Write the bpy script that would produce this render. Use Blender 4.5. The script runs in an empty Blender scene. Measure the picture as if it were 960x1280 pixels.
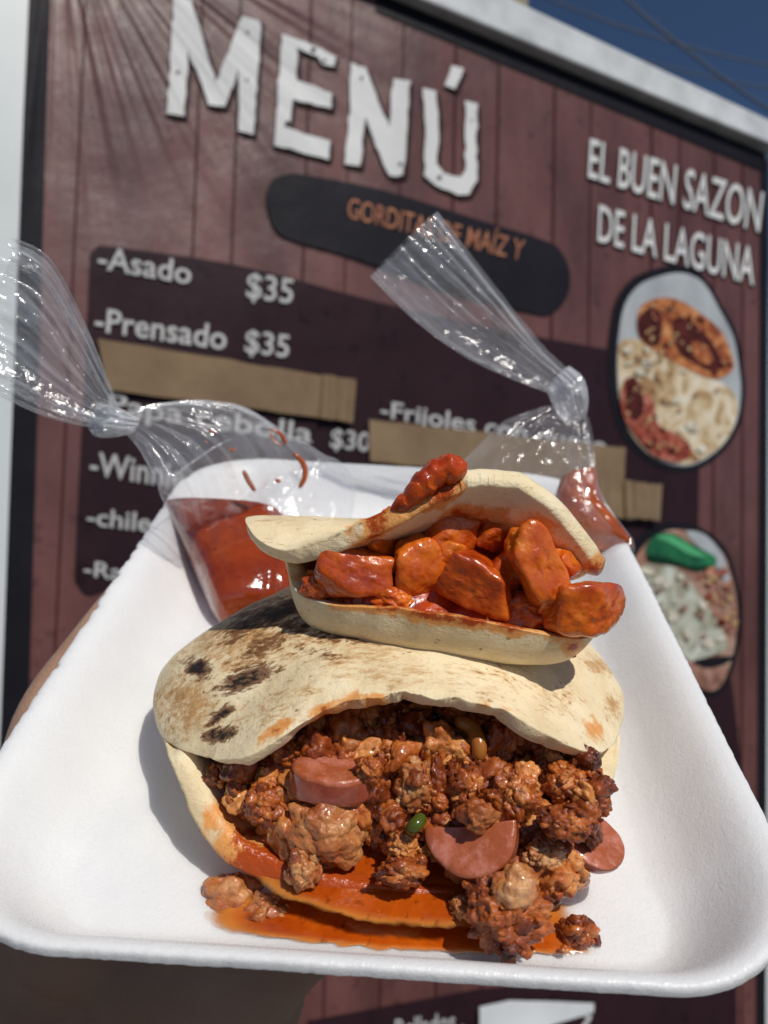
import bpy, bmesh, math, random
import numpy as np
from mathutils import Matrix, Vector
from mathutils.geometry import tessellate_polygon
random.seed(7); rng = np.random.default_rng(7)
C = bpy.context.scene.collection
sc = bpy.context.scene

# ------------------------------------------------------------------ camera
FPX = 950.0                      # focal length in pixels of a 960 x 1280 frame
PITCH = math.radians(3.0)
CAM = np.array([0.0, 0.0, 1.5])
cam_d = bpy.data.cameras.new('camera'); cam = bpy.data.objects.new('camera', cam_d); C.objects.link(cam)
cam.location = CAM; cam.rotation_euler = (math.pi/2 + PITCH, 0, 0)
cam_d.sensor_fit = 'AUTO'; cam_d.sensor_width = 36; cam_d.lens = 36*FPX/1280
cam_d.clip_start = 0.01; cam_d.clip_end = 500
cam_d.dof.use_dof = True; cam_d.dof.focus_distance = 0.185
cam_d.dof.aperture_fstop = (cam_d.lens/1000)/0.0019
sc.camera = cam
cp, sp = math.cos(PITCH), math.sin(PITCH)
RC = np.array([[1, 0, 0], [0, -sp, -cp], [0, cp, -sp]])   # camera axes -> world
def W(p): return np.asarray(p, float) @ RC.T + CAM

# ------------------------------------------------------------------ light
s_cam = np.array([.37, .75, .53]); s_cam /= np.linalg.norm(s_cam)
s_w = RC @ s_cam
world = bpy.data.worlds.new('World'); sc.world = world; world.use_nodes = True
nt = world.node_tree; bg = nt.nodes['Background']; bg.inputs[1].default_value = 0.078
sky = nt.nodes.new('ShaderNodeTexSky'); sky.sky_type = 'NISHITA'; sky.sun_disc = False
sky.sun_elevation = math.asin(s_w[2]); sky.sun_rotation = math.atan2(s_w[0], s_w[1])
sky.altitude = 1500; sky.air_density = 1.0; sky.dust_density = 0; sky.ozone_density = 6.0
nt.links.new(sky.outputs[0], bg.inputs[0])
sun_d = bpy.data.lights.new('sun', 'SUN'); sun_d.energy = 5.0; sun_d.angle = math.radians(.55); sun_d.color = (1, .955, .88)
sun = bpy.data.objects.new('sun', sun_d); C.objects.link(sun)
sun.rotation_euler = Vector(s_w).to_track_quat('Z', 'Y').to_euler()
sc.view_settings.view_transform = 'Standard'; sc.view_settings.look = 'None'
sc.view_settings.gamma = 1; sc.view_settings.exposure = -.62
sc.cycles.transparent_max_bounces = 24; sc.cycles.max_bounces = 10

# ------------------------------------------------------------------ noise (numpy)
def _h(ix, iy, iz, s):
    n = (ix*374761393 + iy*668265263 + iz*2147483647 + s*1274126177) & 0xffffffff
    n = ((n ^ (n >> 13))*1274126177) & 0xffffffff
    n = ((n ^ (n >> 16))*2246822519) & 0xffffffff
    return ((n ^ (n >> 15)) & 0xffff)/65535.0
def vnoise(p, s=0):
    i = np.floor(p).astype(np.int64); f = p-i; f = f*f*(3-2*f); r = 0
    for a in (0, 1):
        for b in (0, 1):
            for c in (0, 1):
                w = (f[:, 0] if a else 1-f[:, 0])*(f[:, 1] if b else 1-f[:, 1])*(f[:, 2] if c else 1-f[:, 2])
                r = r + w*_h(i[:, 0]+a, i[:, 1]+b, i[:, 2]+c, s)
    return r*2-1
def fbm(p, o=3, s=0):
    r = 0; a = 1; t = 0
    for k in range(o): r = r+a*vnoise(p*2**k+17.3*k, s+k); t += a; a *= .5
    return r/t
def worley(p, s=0):
    i = np.floor(p).astype(np.int64); best = np.full(len(p), 9.)
    for a in (-1, 0, 1):
        for b in (-1, 0, 1):
            for c in (-1, 0, 1):
                x, y, z = i[:, 0]+a, i[:, 1]+b, i[:, 2]+c
                q = np.stack([x+_h(x, y, z, s), y+_h(x, y, z, s+11), z+_h(x, y, z, s+23)], 1)
                best = np.minimum(best, ((p-q)**2).sum(1))
    return np.sqrt(best)
def sstep(a, b, x): t = np.clip((x-a)/(b-a), 0, 1); return t*t*(3-2*t)

# ------------------------------------------------------------------ frames
class Frame:
    def __init__(s, R, T): s.R = np.array(R, float); s.T = np.array(T, float)
    def cam(s, p): return np.asarray(p, float) @ s.R.T + s.T
    def ray(s, px, py): return s.R.T @ np.array([(px-480)/FPX, (640-py)/FPX, -1.])
    def pix(s, px, py, h):      # where the line of sight meets height h of this frame
        d = s.ray(px, py); o = -s.R.T @ s.T; return o+d*((h-o[2])/d[2])
    def pixY(s, px, py, Y):
        d = s.ray(px, py); o = -s.R.T @ s.T; return o+d*((Y-o[1])/d[1])
    def toworld(s, p): return W(s.cam(p))
RT = np.array([[0.99826581, 0.03971916, 0.04344847], [-0.05676253, 0.45386166, 0.8892624], [0.01560116, -0.89018649, 0.45532913]])
RT[:, 2] = np.cross(RT[:, 0], RT[:, 1])
TT = np.array([0.0004015, -0.03286956, -0.2537564])
DEPTH = .018
TR = Frame(RT, TT - RT[:, 2]*DEPTH)          # tray frame: z = 0 on the tray floor, rim at +18 mm
def topix(pc): pc = np.atleast_2d(pc); return np.stack([480+FPX*pc[:, 0]/-pc[:, 2], 640-FPX*pc[:, 1]/-pc[:, 2]], 1)
def campt(px, py, d): return np.array([(px-480)/FPX*d, (640-py)/FPX*d, -d])

# ------------------------------------------------------------------ objects
def empty(name, loc):
    o = bpy.data.objects.new(name, None); C.objects.link(o); o.location = loc; o.empty_display_size = .01; return o
def tag(o, label=None, cat=None, group=None, kind=None):
    if label: o['label'] = label
    if cat: o['category'] = cat
    if group: o['group'] = group
    if kind: o['kind'] = kind
    return o
def mk(name, V, F, mat, parent=None, smooth=True, tint=None, attrs=None):
    """V: world-space vertices."""
    V = np.asarray(V, float); c = (V.max(0)+V.min(0))/2
    m = bpy.data.meshes.new(name)
    m.from_pydata([tuple(v) for v in (V-c)], [], [tuple(int(i) for i in f) for f in F]); m.update()
    if smooth: m.polygons.foreach_set('use_smooth', [True]*len(m.polygons))
    if tint is not None:
        a = m.attributes.new('tint', 'FLOAT', 'POINT'); a.data.foreach_set('value', np.asarray(tint, float))
    for k, v in (attrs or {}).items():
        a = m.attributes.new(k, 'FLOAT', 'POINT'); a.data.foreach_set('value', np.asarray(v, float))
    m.materials.append(mat)
    o = bpy.data.objects.new(name, m); C.objects.link(o)
    if parent:
        o.parent = parent; c = c-np.array(parent.location)
    o.location = c
    return o
def grid_faces(n, m, wrap_u=False, flip=False, off=0):
    F = []
    for i in range(n if wrap_u else n-1):
        i2 = (i+1) % n
        for j in range(m-1):
            q = (off+i*m+j, off+i2*m+j, off+i2*m+j+1, off+i*m+j+1)
            F.append(q[::-1] if flip else q)
    return F
_ico = {}
def ico(l):
    if l not in _ico:
        bm = bmesh.new(); bmesh.ops.create_icosphere(bm, subdivisions=l, radius=1)
        _ico[l] = (np.array([v.co[:] for v in bm.verts]), [[v.index for v in f.verts] for f in bm.faces]); bm.free()
    return _ico[l]
def rotm(rx, ry, rz): return np.array(Matrix.Rotation(rz, 3, 'Z') @ Matrix.Rotation(ry, 3, 'Y') @ Matrix.Rotation(rx, 3, 'X'))

# the banner's plane: an upright sheet turned to the right
bn_r = np.array([1.93, 0, -1.0]); bn_r /= np.linalg.norm(bn_r)
BRw = RC @ bn_r; BRw[2] = 0; BRw /= np.linalg.norm(BRw)          # banner's level direction in the world
BUw = np.array([0, 0, 1.]); BNw = np.cross(BRw, BUw)             # normal towards the camera
BO = W(campt(480, 560, 1.05))
def BP(px, py, off=0.):
    d = RC @ np.array([(px-480)/FPX, (640-py)/FPX, -1.]); o = CAM
    t = ((BO+BNw*off-o) @ BNw)/(d @ BNw); return o+d*t
# ------------------------------------------------------------------ materials
class MB:
    def __init__(s, name):
        s.m = bpy.data.materials.new(name); s.m.use_nodes = True; s.t = s.m.node_tree
        s.b = s.t.nodes['Principled BSDF']; s.out = s.t.nodes['Material Output']
        tc = s.t.nodes.new('ShaderNodeTexCoord'); s.co = tc.outputs['Object']
    def n(s, ty, **k):
        o = s.t.nodes.new(ty)
        for a, v in k.items(): setattr(o, a, v)
        return o
    def l(s, a, b): s.t.links.new(a, b)
    def set(s, **k):
        for a, v in k.items():
            i = s.b.inputs[a.replace('_', ' ')]
            if hasattr(v, 'node'): s.l(v, i)
            else: i.default_value = (*v, 1) if isinstance(v, tuple) and i.type == 'RGBA' else v
        return s
    def noise(s, sc_, det=3, rough=.5, stretch=None, dist=0, off=0):
        n = s.n('ShaderNodeTexNoise'); n.inputs['Scale'].default_value = sc_; n.inputs['Detail'].default_value = det
        n.inputs['Roughness'].default_value = rough; n.inputs['Distortion'].default_value = dist
        mp = s.n('ShaderNodeMapping'); mp.inputs['Scale'].default_value = stretch or (1, 1, 1); mp.inputs['Location'].default_value = (off, off, off)
        s.l(s.co, mp.inputs[0]); s.l(mp.outputs[0], n.inputs[0]); return n.outputs[0]
    def voro(s, sc_, feat='F1'):
        n = s.n('ShaderNodeTexVoronoi', feature=feat); n.inputs['Scale'].default_value = sc_; s.l(s.co, n.inputs['Vector']); return n.outputs['Distance']
    def ramp(s, f, stops):
        r = s.n('ShaderNodeValToRGB'); e = r.color_ramp.elements
        while len(e) < len(stops): e.new(.5)
        for i, (p, c) in enumerate(stops):
            e[i].position = p; e[i].color = (*c, 1) if isinstance(c, tuple) else (c, c, c, 1)
        s.l(f, r.inputs[0]); return r.outputs[0]
    def mix(s, f, a, b, mode='MIX'):
        m = s.n('ShaderNodeMix', data_type='RGBA', blend_type=mode)
        for i, v in ((0, f), (6, a), (7, b)):
            if hasattr(v, 'node'): s.l(v, m.inputs[i])
            else: m.inputs[i].default_value = (*v, 1) if isinstance(v, tuple) else v
        return m.outputs[2]
    def math(s, op, a, b=0., c=0.):
        m = s.n('ShaderNodeMath', operation=op)
        for i, v in enumerate((a, b, c)):
            if hasattr(v, 'node'): s.l(v, m.inputs[i])
            else: m.inputs[i].default_value = v
        return m.outputs[0]
    def step(s, lo, hi, v):
        m = s.n('ShaderNodeMapRange', interpolation_type='SMOOTHSTEP'); s.l(v, m.inputs[0])
        m.inputs[1].default_value = lo; m.inputs[2].default_value = hi; return m.outputs[0]
    def attr(s, nm): a = s.n('ShaderNodeAttribute'); a.attribute_name = nm; return a.outputs['Fac']
    def bump(s, h, dist, strength=1., prev=None):
        b = s.n('ShaderNodeBump'); b.inputs['Distance'].default_value = dist; b.inputs['Strength'].default_value = strength
        s.l(h, b.inputs['Height'])
        if prev: s.l(prev, b.inputs['Normal'])
        s.l(b.outputs[0], s.b.inputs['Normal']); return b.outputs[0]

def plain(name, col, rough=.5, spec=.5, var=.15, scale=8):
    s = MB(name); n = s.noise(scale, 4)
    s.set(Base_Color=s.ramp(n, [(.3, tuple(c*(1-var) for c in col)), (.7, tuple(min(1, c*(1+var)) for c in col))]), Roughness=rough, Specular_IOR_Level=spec)
    return s.m

def mat_foam():
    s = MB('white_foam')
    v = s.voro(620); v2 = s.voro(1500); n = s.noise(60, 4)
    s.set(Base_Color=s.ramp(n, [(.3, (.80, .805, .815)), (.7, (.85, .855, .86))]), Roughness=.42, Specular_IOR_Level=.4,
          Subsurface_Weight=.55, Subsurface_Radius=(.009, .009, .009), Subsurface_Scale=1.)
    b = s.bump(v, .0004, .17); b = s.bump(v2, .0002, .45, b); s.bump(s.noise(90, 3), .0006, .15, b)
    # tiny glassy flecks between the beads
    nn = s.noise(2600, 1)
    s.set(Roughness=s.ramp(nn, [(.58, .42), (.66, .06)]))
    return s.m
def mat_tortilla(name, inner=False):
    s = MB(name)
    toast, char, sauce = s.attr('toast'), s.attr('char'), s.attr('sauce')
    n1 = s.noise(70, 5, .6); n2 = s.math('ADD', s.math('MULTIPLY', s.noise(240, 5, .7, (.40, 1, 1), .8), .55), s.math('MULTIPLY', s.noise(900, 3, .6, (.35, 1, 1), .5), .45)); n3 = s.noise(900, 3, .6); nl = s.noise(28, 3, off=3)
    base = s.ramp(n1, [(.28, (.72, .57, .34)), (.5, (.87, .71, .45)), (.72, (.93, .80, .56))])
    base = s.mix(s.step(.5, .85, nl), base, (.70, .54, .31))
    tm = s.math('ADD', toast, s.math('MULTIPLY', s.math('SUBTRACT', n2, .5), 4.0))
    base = s.mix(s.math('MULTIPLY', s.step(.25, 1.1, tm), .85), base, (.50, .25, .075))
    base = s.mix(s.math('MULTIPLY', s.step(1.0, 1.9, tm), .8), base, (.26, .11, .03))
    cm = s.math('ADD', char, s.math('MULTIPLY', s.math('SUBTRACT', n2, .5), 3.6))
    base = s.mix(s.math('MULTIPLY', s.step(.35, .80, cm), .9), base, (.17, .065, .022))
    base = s.mix(s.step(.80, 1.30, cm), base, (.022, .012, .009))
    # scattered tiny dark flecks
    fl = s.noise(420, 2, .5, off=7)
    base = s.mix(s.math('MULTIPLY', s.step(.70, .76, fl), .75), base, (.25, .12, .04))
    sm = s.math('ADD', sauce, s.math('MULTIPLY', s.math('SUBTRACT', s.noise(160, 5, .65, off=5), .5), 1.7))
    base = s.mix(s.math('MULTIPLY', s.step(.30, .62, sm), .85), base, (.78, .30, .05))
    base = s.mix(s.step(.70, .98, sm), base, (.42, .065, .008))
    s.set(Base_Color=base, Specular_IOR_Level=.35, Subsurface_Weight=.18, Subsurface_Radius=(.004, .0025, .0015), Subsurface_Scale=1.)
    s.set(Roughness=s.mix(s.step(.4, .8, sm), (.62, .62, .62), (.16, .16, .16)))
    b = s.bump(n1, .0014, .5); b = s.bump(n2, .0009, .65, b); b = s.bump(s.noise(420, 4, .6, (1, .18, 1), off=2), .0006, .55, b); s.bump(n3, .0003, .7, b)
    return s.m
def mat_meat(name, cols, rough=.3, coat=.6, bs=1., fine=900, sss=.15, stain=False):
    s = MB(name); t = s.attr('tint')
    n = s.noise(160, 5, .65); n2 = s.noise(fine, 4, .7)
    f = s.math('ADD', s.math('MULTIPLY', n, .9), s.math('MULTIPLY', t, .6))
    f = s.math('SUBTRACT', f, .22)
    base = s.ramp(f, [(.20, cols[0]), (.42, cols[1]), (.62, cols[2]), (.82, cols[3])])
    base = s.mix(s.math('MULTIPLY', s.step(.55, .75, s.noise(330, 4, .6, off=4)), .55), base, cols[0])
    if stain: base = s.mix(s.math('MULTIPLY', s.step(.38, .56, s.noise(130, 5, .7, off=9)), .8), base, (.36, .075, .010))
    s.set(Base_Color=base, Specular_IOR_Level=.42, Coat_Weight=coat*.6, Coat_Roughness=.05,
          Subsurface_Weight=sss, Subsurface_Radius=(.003, .001, .0006), Subsurface_Scale=1.)
    s.set(Roughness=s.ramp(n2, [(.3, rough-.12), (.7, rough+.2)]))
    b = s.bump(n, .0013*bs, .7); s.bump(n2, .00042*bs, .8, b)
    return s.m
def mat_oil(name, a, b_, rough=.05, film=False):
    s = MB(name); n = s.noise(55, 5, .6, dist=.6); n2 = s.noise(300, 3)
    col = s.mix(s.math('MULTIPLY', s.attr('tint'), .75), s.ramp(n, [(.3, a), (.7, b_)]), (.80, .38, .06))
    col = s.mix(s.math('MULTIPLY', s.step(.60, .72, s.noise(420, 3, off=3)), .5), col, tuple(c*.35 for c in a))
    if film: s.set(Alpha=s.math('SUBTRACT', 1., s.math('MULTIPLY', s.step(.35, 1.05, s.math('ADD', s.attr('tint'), s.math('MULTIPLY', s.math('SUBTRACT', s.noise(130, 4, .6, off=6), .5), .9))), .95)))
    s.set(Base_Color=col, Roughness=rough, Specular_IOR_Level=.6, Coat_Weight=.8, Coat_Roughness=.03,
          Subsurface_Weight=.2, Subsurface_Radius=(.004, .0012, .0004), Subsurface_Scale=1.)
    b = s.bump(n, .0016, .5); s.bump(n2, .00035, .6, b); return s.m
def mat_film(name, haze=.10, tintc=(.85, .88, .93), edge=.22, blot=.08, stain=0):
    s = MB(name)
    t = s.n('ShaderNodeBsdfTransparent'); d = s.n('ShaderNodeBsdfPrincipled')
    d.inputs['Base Color'].default_value = (*tintc, 1); d.inputs['Roughness'].default_value = .13; d.inputs['Specular IOR Level'].default_value = .9
    lw = s.n('ShaderNodeLayerWeight'); lw.inputs['Blend'].default_value = .35
    n = s.noise(90, 4, .6, dist=.8); n2 = s.noise(420, 3)
    b1 = s.n('ShaderNodeBump'); b1.inputs['Distance'].default_value = .0016; b1.inputs['Strength'].default_value = .8; s.l(n, b1.inputs['Height'])
    b2 = s.n('ShaderNodeBump'); b2.inputs['Distance'].default_value = .0003; b2.inputs['Strength'].default_value = .5; s.l(n2, b2.inputs['Height']); s.l(b1.outputs[0], b2.inputs['Normal'])
    s.l(b2.outputs[0], d.inputs['Normal'])
    g = s.n('ShaderNodeBsdfGlossy'); g.inputs['Roughness'].default_value = .10; s.l(b2.outputs[0], g.inputs['Normal'])
    fac = s.math('ADD', haze, s.math('MULTIPLY', lw.outputs['Facing'], edge))
    fac = s.math('ADD', fac, s.math('MULTIPLY', s.step(.45, .8, n), blot))
    if stain:
        st_ = s.step(.56, .70, s.noise(34, 4, .6, off=2)); fac = s.math('ADD', fac, s.math('MULTIPLY', st_, stain)); s.l(s.mix(st_, tintc, (.75, .28, .07)), d.inputs['Base Color'])
    m1 = s.n('ShaderNodeMixShader'); s.l(fac, m1.inputs[0]); s.l(t.outputs[0], m1.inputs[1]); s.l(d.outputs[0], m1.inputs[2])
    m2 = s.n('ShaderNodeMixShader'); m2.inputs[0].default_value = .05; s.l(m1.outputs[0], m2.inputs[1]); s.l(g.outputs[0], m2.inputs[2])
    s.l(m2.outputs[0], s.out.inputs[0]); s.t.nodes.remove(s.b); return s.m
def mat_vinyl(name, col, col2=None, rough=.5, scale=9, bits=True, spec=.12):
    s = MB(name)
    g = s.n('ShaderNodeNewGeometry'); s.co = g.outputs['Position']      # same folds through every print on the banner
    col2 = col2 or tuple(c*.75 for c in col)
    n = s.noise(scale, 5, .65, (1, 1, .35)); c = s.ramp(n, [(.35, col2), (.65, col)])
    if bits: c = s.mix(s.math('MULTIPLY', s.step(.58, .68, s.noise(42, 4, .6)), .7), c, tuple(x*.42 for x in col))
    s.set(Base_Color=c, Roughness=rough, Specular_IOR_Level=spec)
    # stretched folds running from the upper left corner, and the weave of the cloth
    def vdot(v, k):
        d = s.n('ShaderNodeVectorMath', operation='DOT_PRODUCT'); s.l(v, d.inputs[0]); d.inputs[1].default_value = k; return d.outputs['Value']
    cn = BP(70, -150); sb = s.n('ShaderNodeVectorMath', operation='SUBTRACT'); s.l(s.co, sb.inputs[0]); sb.inputs[1].default_value = tuple(cn)
    x_, y_ = vdot(sb.outputs[0], tuple(BRw)), s.math('MULTIPLY', vdot(sb.outputs[0], (0, 0, 1)), -1.)
    ang = s.math('ARCTAN2', x_, y_); rad = s.math('SQRT', s.math('ADD', s.math('MULTIPLY', x_, x_), s.math('MULTIPLY', y_, y_)))
    cb = s.n('ShaderNodeCombineXYZ'); s.l(s.math('MULTIPLY', ang, 6.), cb.inputs[0]); s.l(rad, cb.inputs[1])
    f = s.n('ShaderNodeTexNoise'); f.inputs['Scale'].default_value = 1.; f.inputs['Detail'].default_value = 2; s.l(cb.outputs[0], f.inputs[0])
    fold = s.math('MULTIPLY', s.math('MULTIPLY', s.math('SUBTRACT', f.outputs[0], .5), rad), s.math('SUBTRACT', 1., s.step(.12, .55, rad)))
    b = s.bump(fold, .11, .7); b = s.bump(s.noise(3.2, 2), .03, .5, b); b = s.bump(s.noise(24, 3), .0022, .6, b); s.bump(s.noise(500, 2), .0006, .5, b)
    return s.m

def mat_print(name, stops, scale):
    m = mat_vinyl(name, (.5, .5, .5), bits=False); t = m.node_tree; b = t.nodes['Principled BSDF']; g = t.nodes['Geometry']
    n = t.nodes.new('ShaderNodeTexNoise'); n.inputs['Scale'].default_value = scale; n.inputs['Detail'].default_value = 5; n.inputs['Distortion'].default_value = 1.2; t.links.new(g.outputs['Position'], n.inputs[0])
    r = t.nodes.new('ShaderNodeValToRGB'); e = r.color_ramp.elements
    while len(e) < len(stops): e.new(.5)
    for i, (p, c) in enumerate(stops): e[i].position = p; e[i].color = (*c, 1)
    t.links.new(n.outputs[0], r.inputs[0]); t.links.new(r.outputs[0], b.inputs['Base Color']); return m
M = dict(
    foam=mat_foam(), tort=mat_tortilla('tortilla'),
    mince=mat_meat('oily_mince', [(.07, .011, .002), (.25, .045, .007), (.48, .118, .017), (.72, .28, .075)], .26, .8, .9),
    pork=mat_meat('pale_pork', [(.18, .030, .005), (.38, .095, .020), (.54, .21, .065), (.68, .36, .16)], .27, .75, .8),
    redpork=mat_meat('sauced_pork', [(.30, .030, .003), (.52, .075, .005), (.68, .14, .008), (.76, .22, .02)], .25, .85, .26, 1000, .2),
    redsauce=mat_meat('thick_red_sauce', [(.20, .014, .002), (.38, .035, .003), (.52, .065, .005), (.62, .11, .01)], .2, .5, .4, 700, .1),
    saus=mat_meat('pink_sausage', [(.46, .11, .05), (.54, .18, .11), (.58, .21, .14), (.62, .25, .17)], .26, .8, .4, 600, .25, True),
    sausskin=mat_meat('sausage_skin', [(.18, .03, .015), (.28, .055, .03), (.38, .09, .05), (.44, .14, .08)], .22, .8, .25, 400, .2),
    scrap=mat_meat('oily_dough', [(.50, .22, .07), (.62, .36, .15), (.72, .50, .28), (.78, .60, .40)], .2, .6, .6),
    oil=mat_oil('orange_grease', (.30, .030, .002), (.58, .110, .005), film=True),
    oilthin=mat_oil('thin_grease', (.55, .15, .02), (.70, .34, .10), .08),
    salsa=mat_oil('red_salsa', (.19, .018, .002), (.38, .058, .005), .12),
    salsa2=mat_oil('orange_salsa', (.30, .052, .005), (.48, .11, .012), .14),
    film=mat_film('clear_film', .035, edge=.16, blot=.05), film_left=mat_film('salsa_smeared_film', .085, edge=.18, blot=.06, stain=.22), film_tail=mat_film('hazy_film', .10), film_knot=mat_film('bunched_film', .34),
    chile=plain('green_chile', (.07, .09, .008), .2, .6), pepper=plain('cooked_pepper', (.38, .13, .02), .22, .6),
    smear=plain('salsa_smear', (.40, .08, .012), .2, .6),
    brown=mat_vinyl('banner_brown', (.165, .067, .061), (.090, .036, .034), rough=.38, spec=.4), brownline=mat_vinyl('banner_seam_line', (.055, .016, .016), bits=False),
    dark=mat_vinyl('banner_dark_panel', (.030, .013, .018), (.022, .010, .014)), black=mat_vinyl('banner_black', (.012, .011, .016), bits=False),
    pill=mat_vinyl('banner_navy_pill', (.016, .014, .020), bits=False), letter=mat_vinyl('banner_white_letter', (.74, .74, .73), (.66, .66, .66), bits=False),
    letter2=mat_vinyl('banner_grey_letter', (.55, .54, .53), (.46, .46, .46), bits=False), shade=mat_vinyl('banner_letter_outline', (.035, .015, .014), bits=False),
    orange=mat_vinyl('banner_orange_letter', (.50, .22, .12), (.34, .13, .08), bits=False, scale=60),
    bread=mat_print('print_bread', [(.28, (.22, .09, .035)), (.42, (.50, .36, .20)), (.52, (.66, .55, .38)), (.7, (.76, .70, .58))], 20), plate=mat_vinyl('print_plate', (.46, .49, .51), (.34, .36, .39), bits=False, scale=14),
    crust=mat_print('print_crust', [(.3, (.10, .03, .02)), (.45, (.36, .10, .04)), (.6, (.55, .22, .08)), (.75, (.62, .40, .20))], 34), fill=mat_vinyl('print_filling', (.12, .025, .02), (.05, .012, .012), scale=40),
    stew=mat_print('print_stew', [(.3, (.07, .015, .012)), (.48, (.30, .06, .04)), (.62, (.46, .15, .10)), (.78, (.60, .40, .28))], 36), greenp=mat_vinyl('print_green_chile', (.03, .22, .09), (.012, .08, .04), scale=20, bits=False),
    cheese=mat_print('print_cheese', [(.28, (.22, .17, .10)), (.45, (.36, .36, .28)), (.6, (.52, .54, .46)), (.75, (.62, .64, .58))], 22), ham=mat_print('print_ham', [(.3, (.12, .05, .04)), (.48, (.30, .15, .11)), (.62, (.42, .25, .19)), (.78, (.50, .42, .36))], 24),
    white=plain('white_paint', (.62, .66, .66), .4, .5, .06), beam=plain('aluminium_white', (.62, .64, .65), .35, .5, .2, 16),
    post=plain('weathered_post', (.28, .25, .17), .8, .3), cable=plain('cable_black', (.03, .03, .035), .5),
    ground=plain('asphalt_ground', (.10, .095, .09), .9, .2, .2, 3), paper=plain('white_paper', (.70, .72, .74), .6),
)
def mat_tape():
    s = MB('brown_packing_tape'); g = s.n('ShaderNodeNewGeometry'); s.co = g.outputs['Position']
    n = s.noise(14, 4, .6); n2 = s.noise(16, 3, .6)
    s.set(Base_Color=s.ramp(n, [(.3, (.19, .12, .06)), (.7, (.27, .18, .095))]), Roughness=.24, Specular_IOR_Level=.6)
    b = s.bump(s.noise(60, 3), .0012, .5); s.bump(n2, .006, .5, b); return s.m
M['tape'] = mat_tape()
def mat_skin():
    s = MB('hand_skin'); n = s.noise(40, 4); n2 = s.noise(700, 4)
    s.set(Base_Color=s.ramp(n, [(.3, (.36, .20, .125)), (.7, (.47, .275, .18))]), Roughness=.5, Specular_IOR_Level=.4,
          Subsurface_Weight=.25, Subsurface_Radius=(.006, .002, .001), Subsurface_Scale=1.)
    v = s.voro(900); b = s.bump(v, .0003, .6); s.bump(n2, .0002, .5, b); return s.m
M['skin'] = mat_skin()

# ------------------------------------------------------------------ ground
g = mk('ground', [(-60, -60, 0), (60, -60, 0), (60, 60, 0), (-60, 60, 0)], [(0, 1, 2, 3)], M['ground'], smooth=False); tag(g, kind='structure')

# ------------------------------------------------------------------ banner and its stall wall
banner = empty('banner', BP(480, 700)); tag(banner, 'printed brown vinyl menu banner with white MENÚ heading and taped-over prices, behind the tray', 'banner')
def poly(name, pts, off, mat, parent=None, rag=0, sub=0):
    pts = np.array(pts, float)
    if sub:
        q = []
        for i in range(len(pts)):
            a, b = pts[i], pts[(i+1) % len(pts)]
            k = max(1, int(np.linalg.norm(b-a)/sub))
            for j in range(k): q.append(a+(b-a)*j/k)
        pts = np.array(q)
    if rag: pts = pts+rng.normal(0, rag, pts.shape)
    V = [BP(x, y, off) for x, y in pts]
    F = tessellate_polygon([[Vector((x, y, 0)) for x, y in pts]])
    F = [f if np.cross(np.subtract(V[f[1]], V[f[0]]), np.subtract(V[f[2]], V[f[0]])) @ BNw > 0 else f[::-1] for f in F]
    return mk(name, V, F, mat, parent or banner, smooth=False)
def smoothpoly(pts, n=6):
    pts = np.array(pts, float); N = len(pts); out = []
    for i in range(N):
        p0, p1, p2, p3 = pts[i-1], pts[i], pts[(i+1) % N], pts[(i+2) % N]
        for k in range(n):
            t = k/n; out.append(.5*((2*p1)+(-p0+p2)*t+(2*p0-5*p1+4*p2-p3)*t*t+(-p0+3*p1-3*p2+p3)*t**3))
    return np.array(out)
poly('cloth', [(52, -190), (470, -12), (958, 196), (949, 700), (950, 1420), (-26, 1420), (8, 800)], 0, M['brown'])
VX, VY = 955, -17900
def vx(x0, y): return x0+(x0-VX)*y/-VY
lines = [(106, 3), (252, 3), (300, 3), (388, 3), (440, 2), (505, 2), (570, 3), (624, 3), (694, 3), (740, 2), (815, 3), (850, 2), (893, 2), (928, 2)]
for x0, w in lines:
    ya = .414*x0-205; mk('plank_line_print', [BP(vx(x0, ya), ya, .001), BP(vx(x0+w, ya), ya, .001), BP(vx(x0+w, 1410), 1410, .001), BP(vx(x0, 1410), 1410, .001)], [(0, 1, 2, 3)], M['brownline'], banner, smooth=False)
poly('border_print', [(46, -190), (68, -182), (20, 1420), (-30, 1420)], .0016, M['black'])
poly('border_print', [(951, 200), (961, 200), (957, 1420), (945, 1420)], .0016, M['black'])
poly('border_print', [(470, -10), (956, 192), (956, 216), (470, 14)], .0016, M['black'])
# dark list panels
poly('list_panel_print', smoothpoly([(112, 330), (114, 316), (122, 309), (136, 308), (300, 332), (475, 378), (640, 415), (762, 437), (872, 460), (875, 560), (876, 700), (916, 860), (920, 1180), (700, 1180), (520, 900), (300, 800), (150, 742), (112, 744), (98, 732), (94, 715), (98, 620), (106, 470)], 3), .002, M['dark'])
poly('list_panel_print', [(385, 1276), (600, 1236), (800, 1215), (921, 1205), (921, 1420), (360, 1420)], .002, M['dark'])
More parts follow.
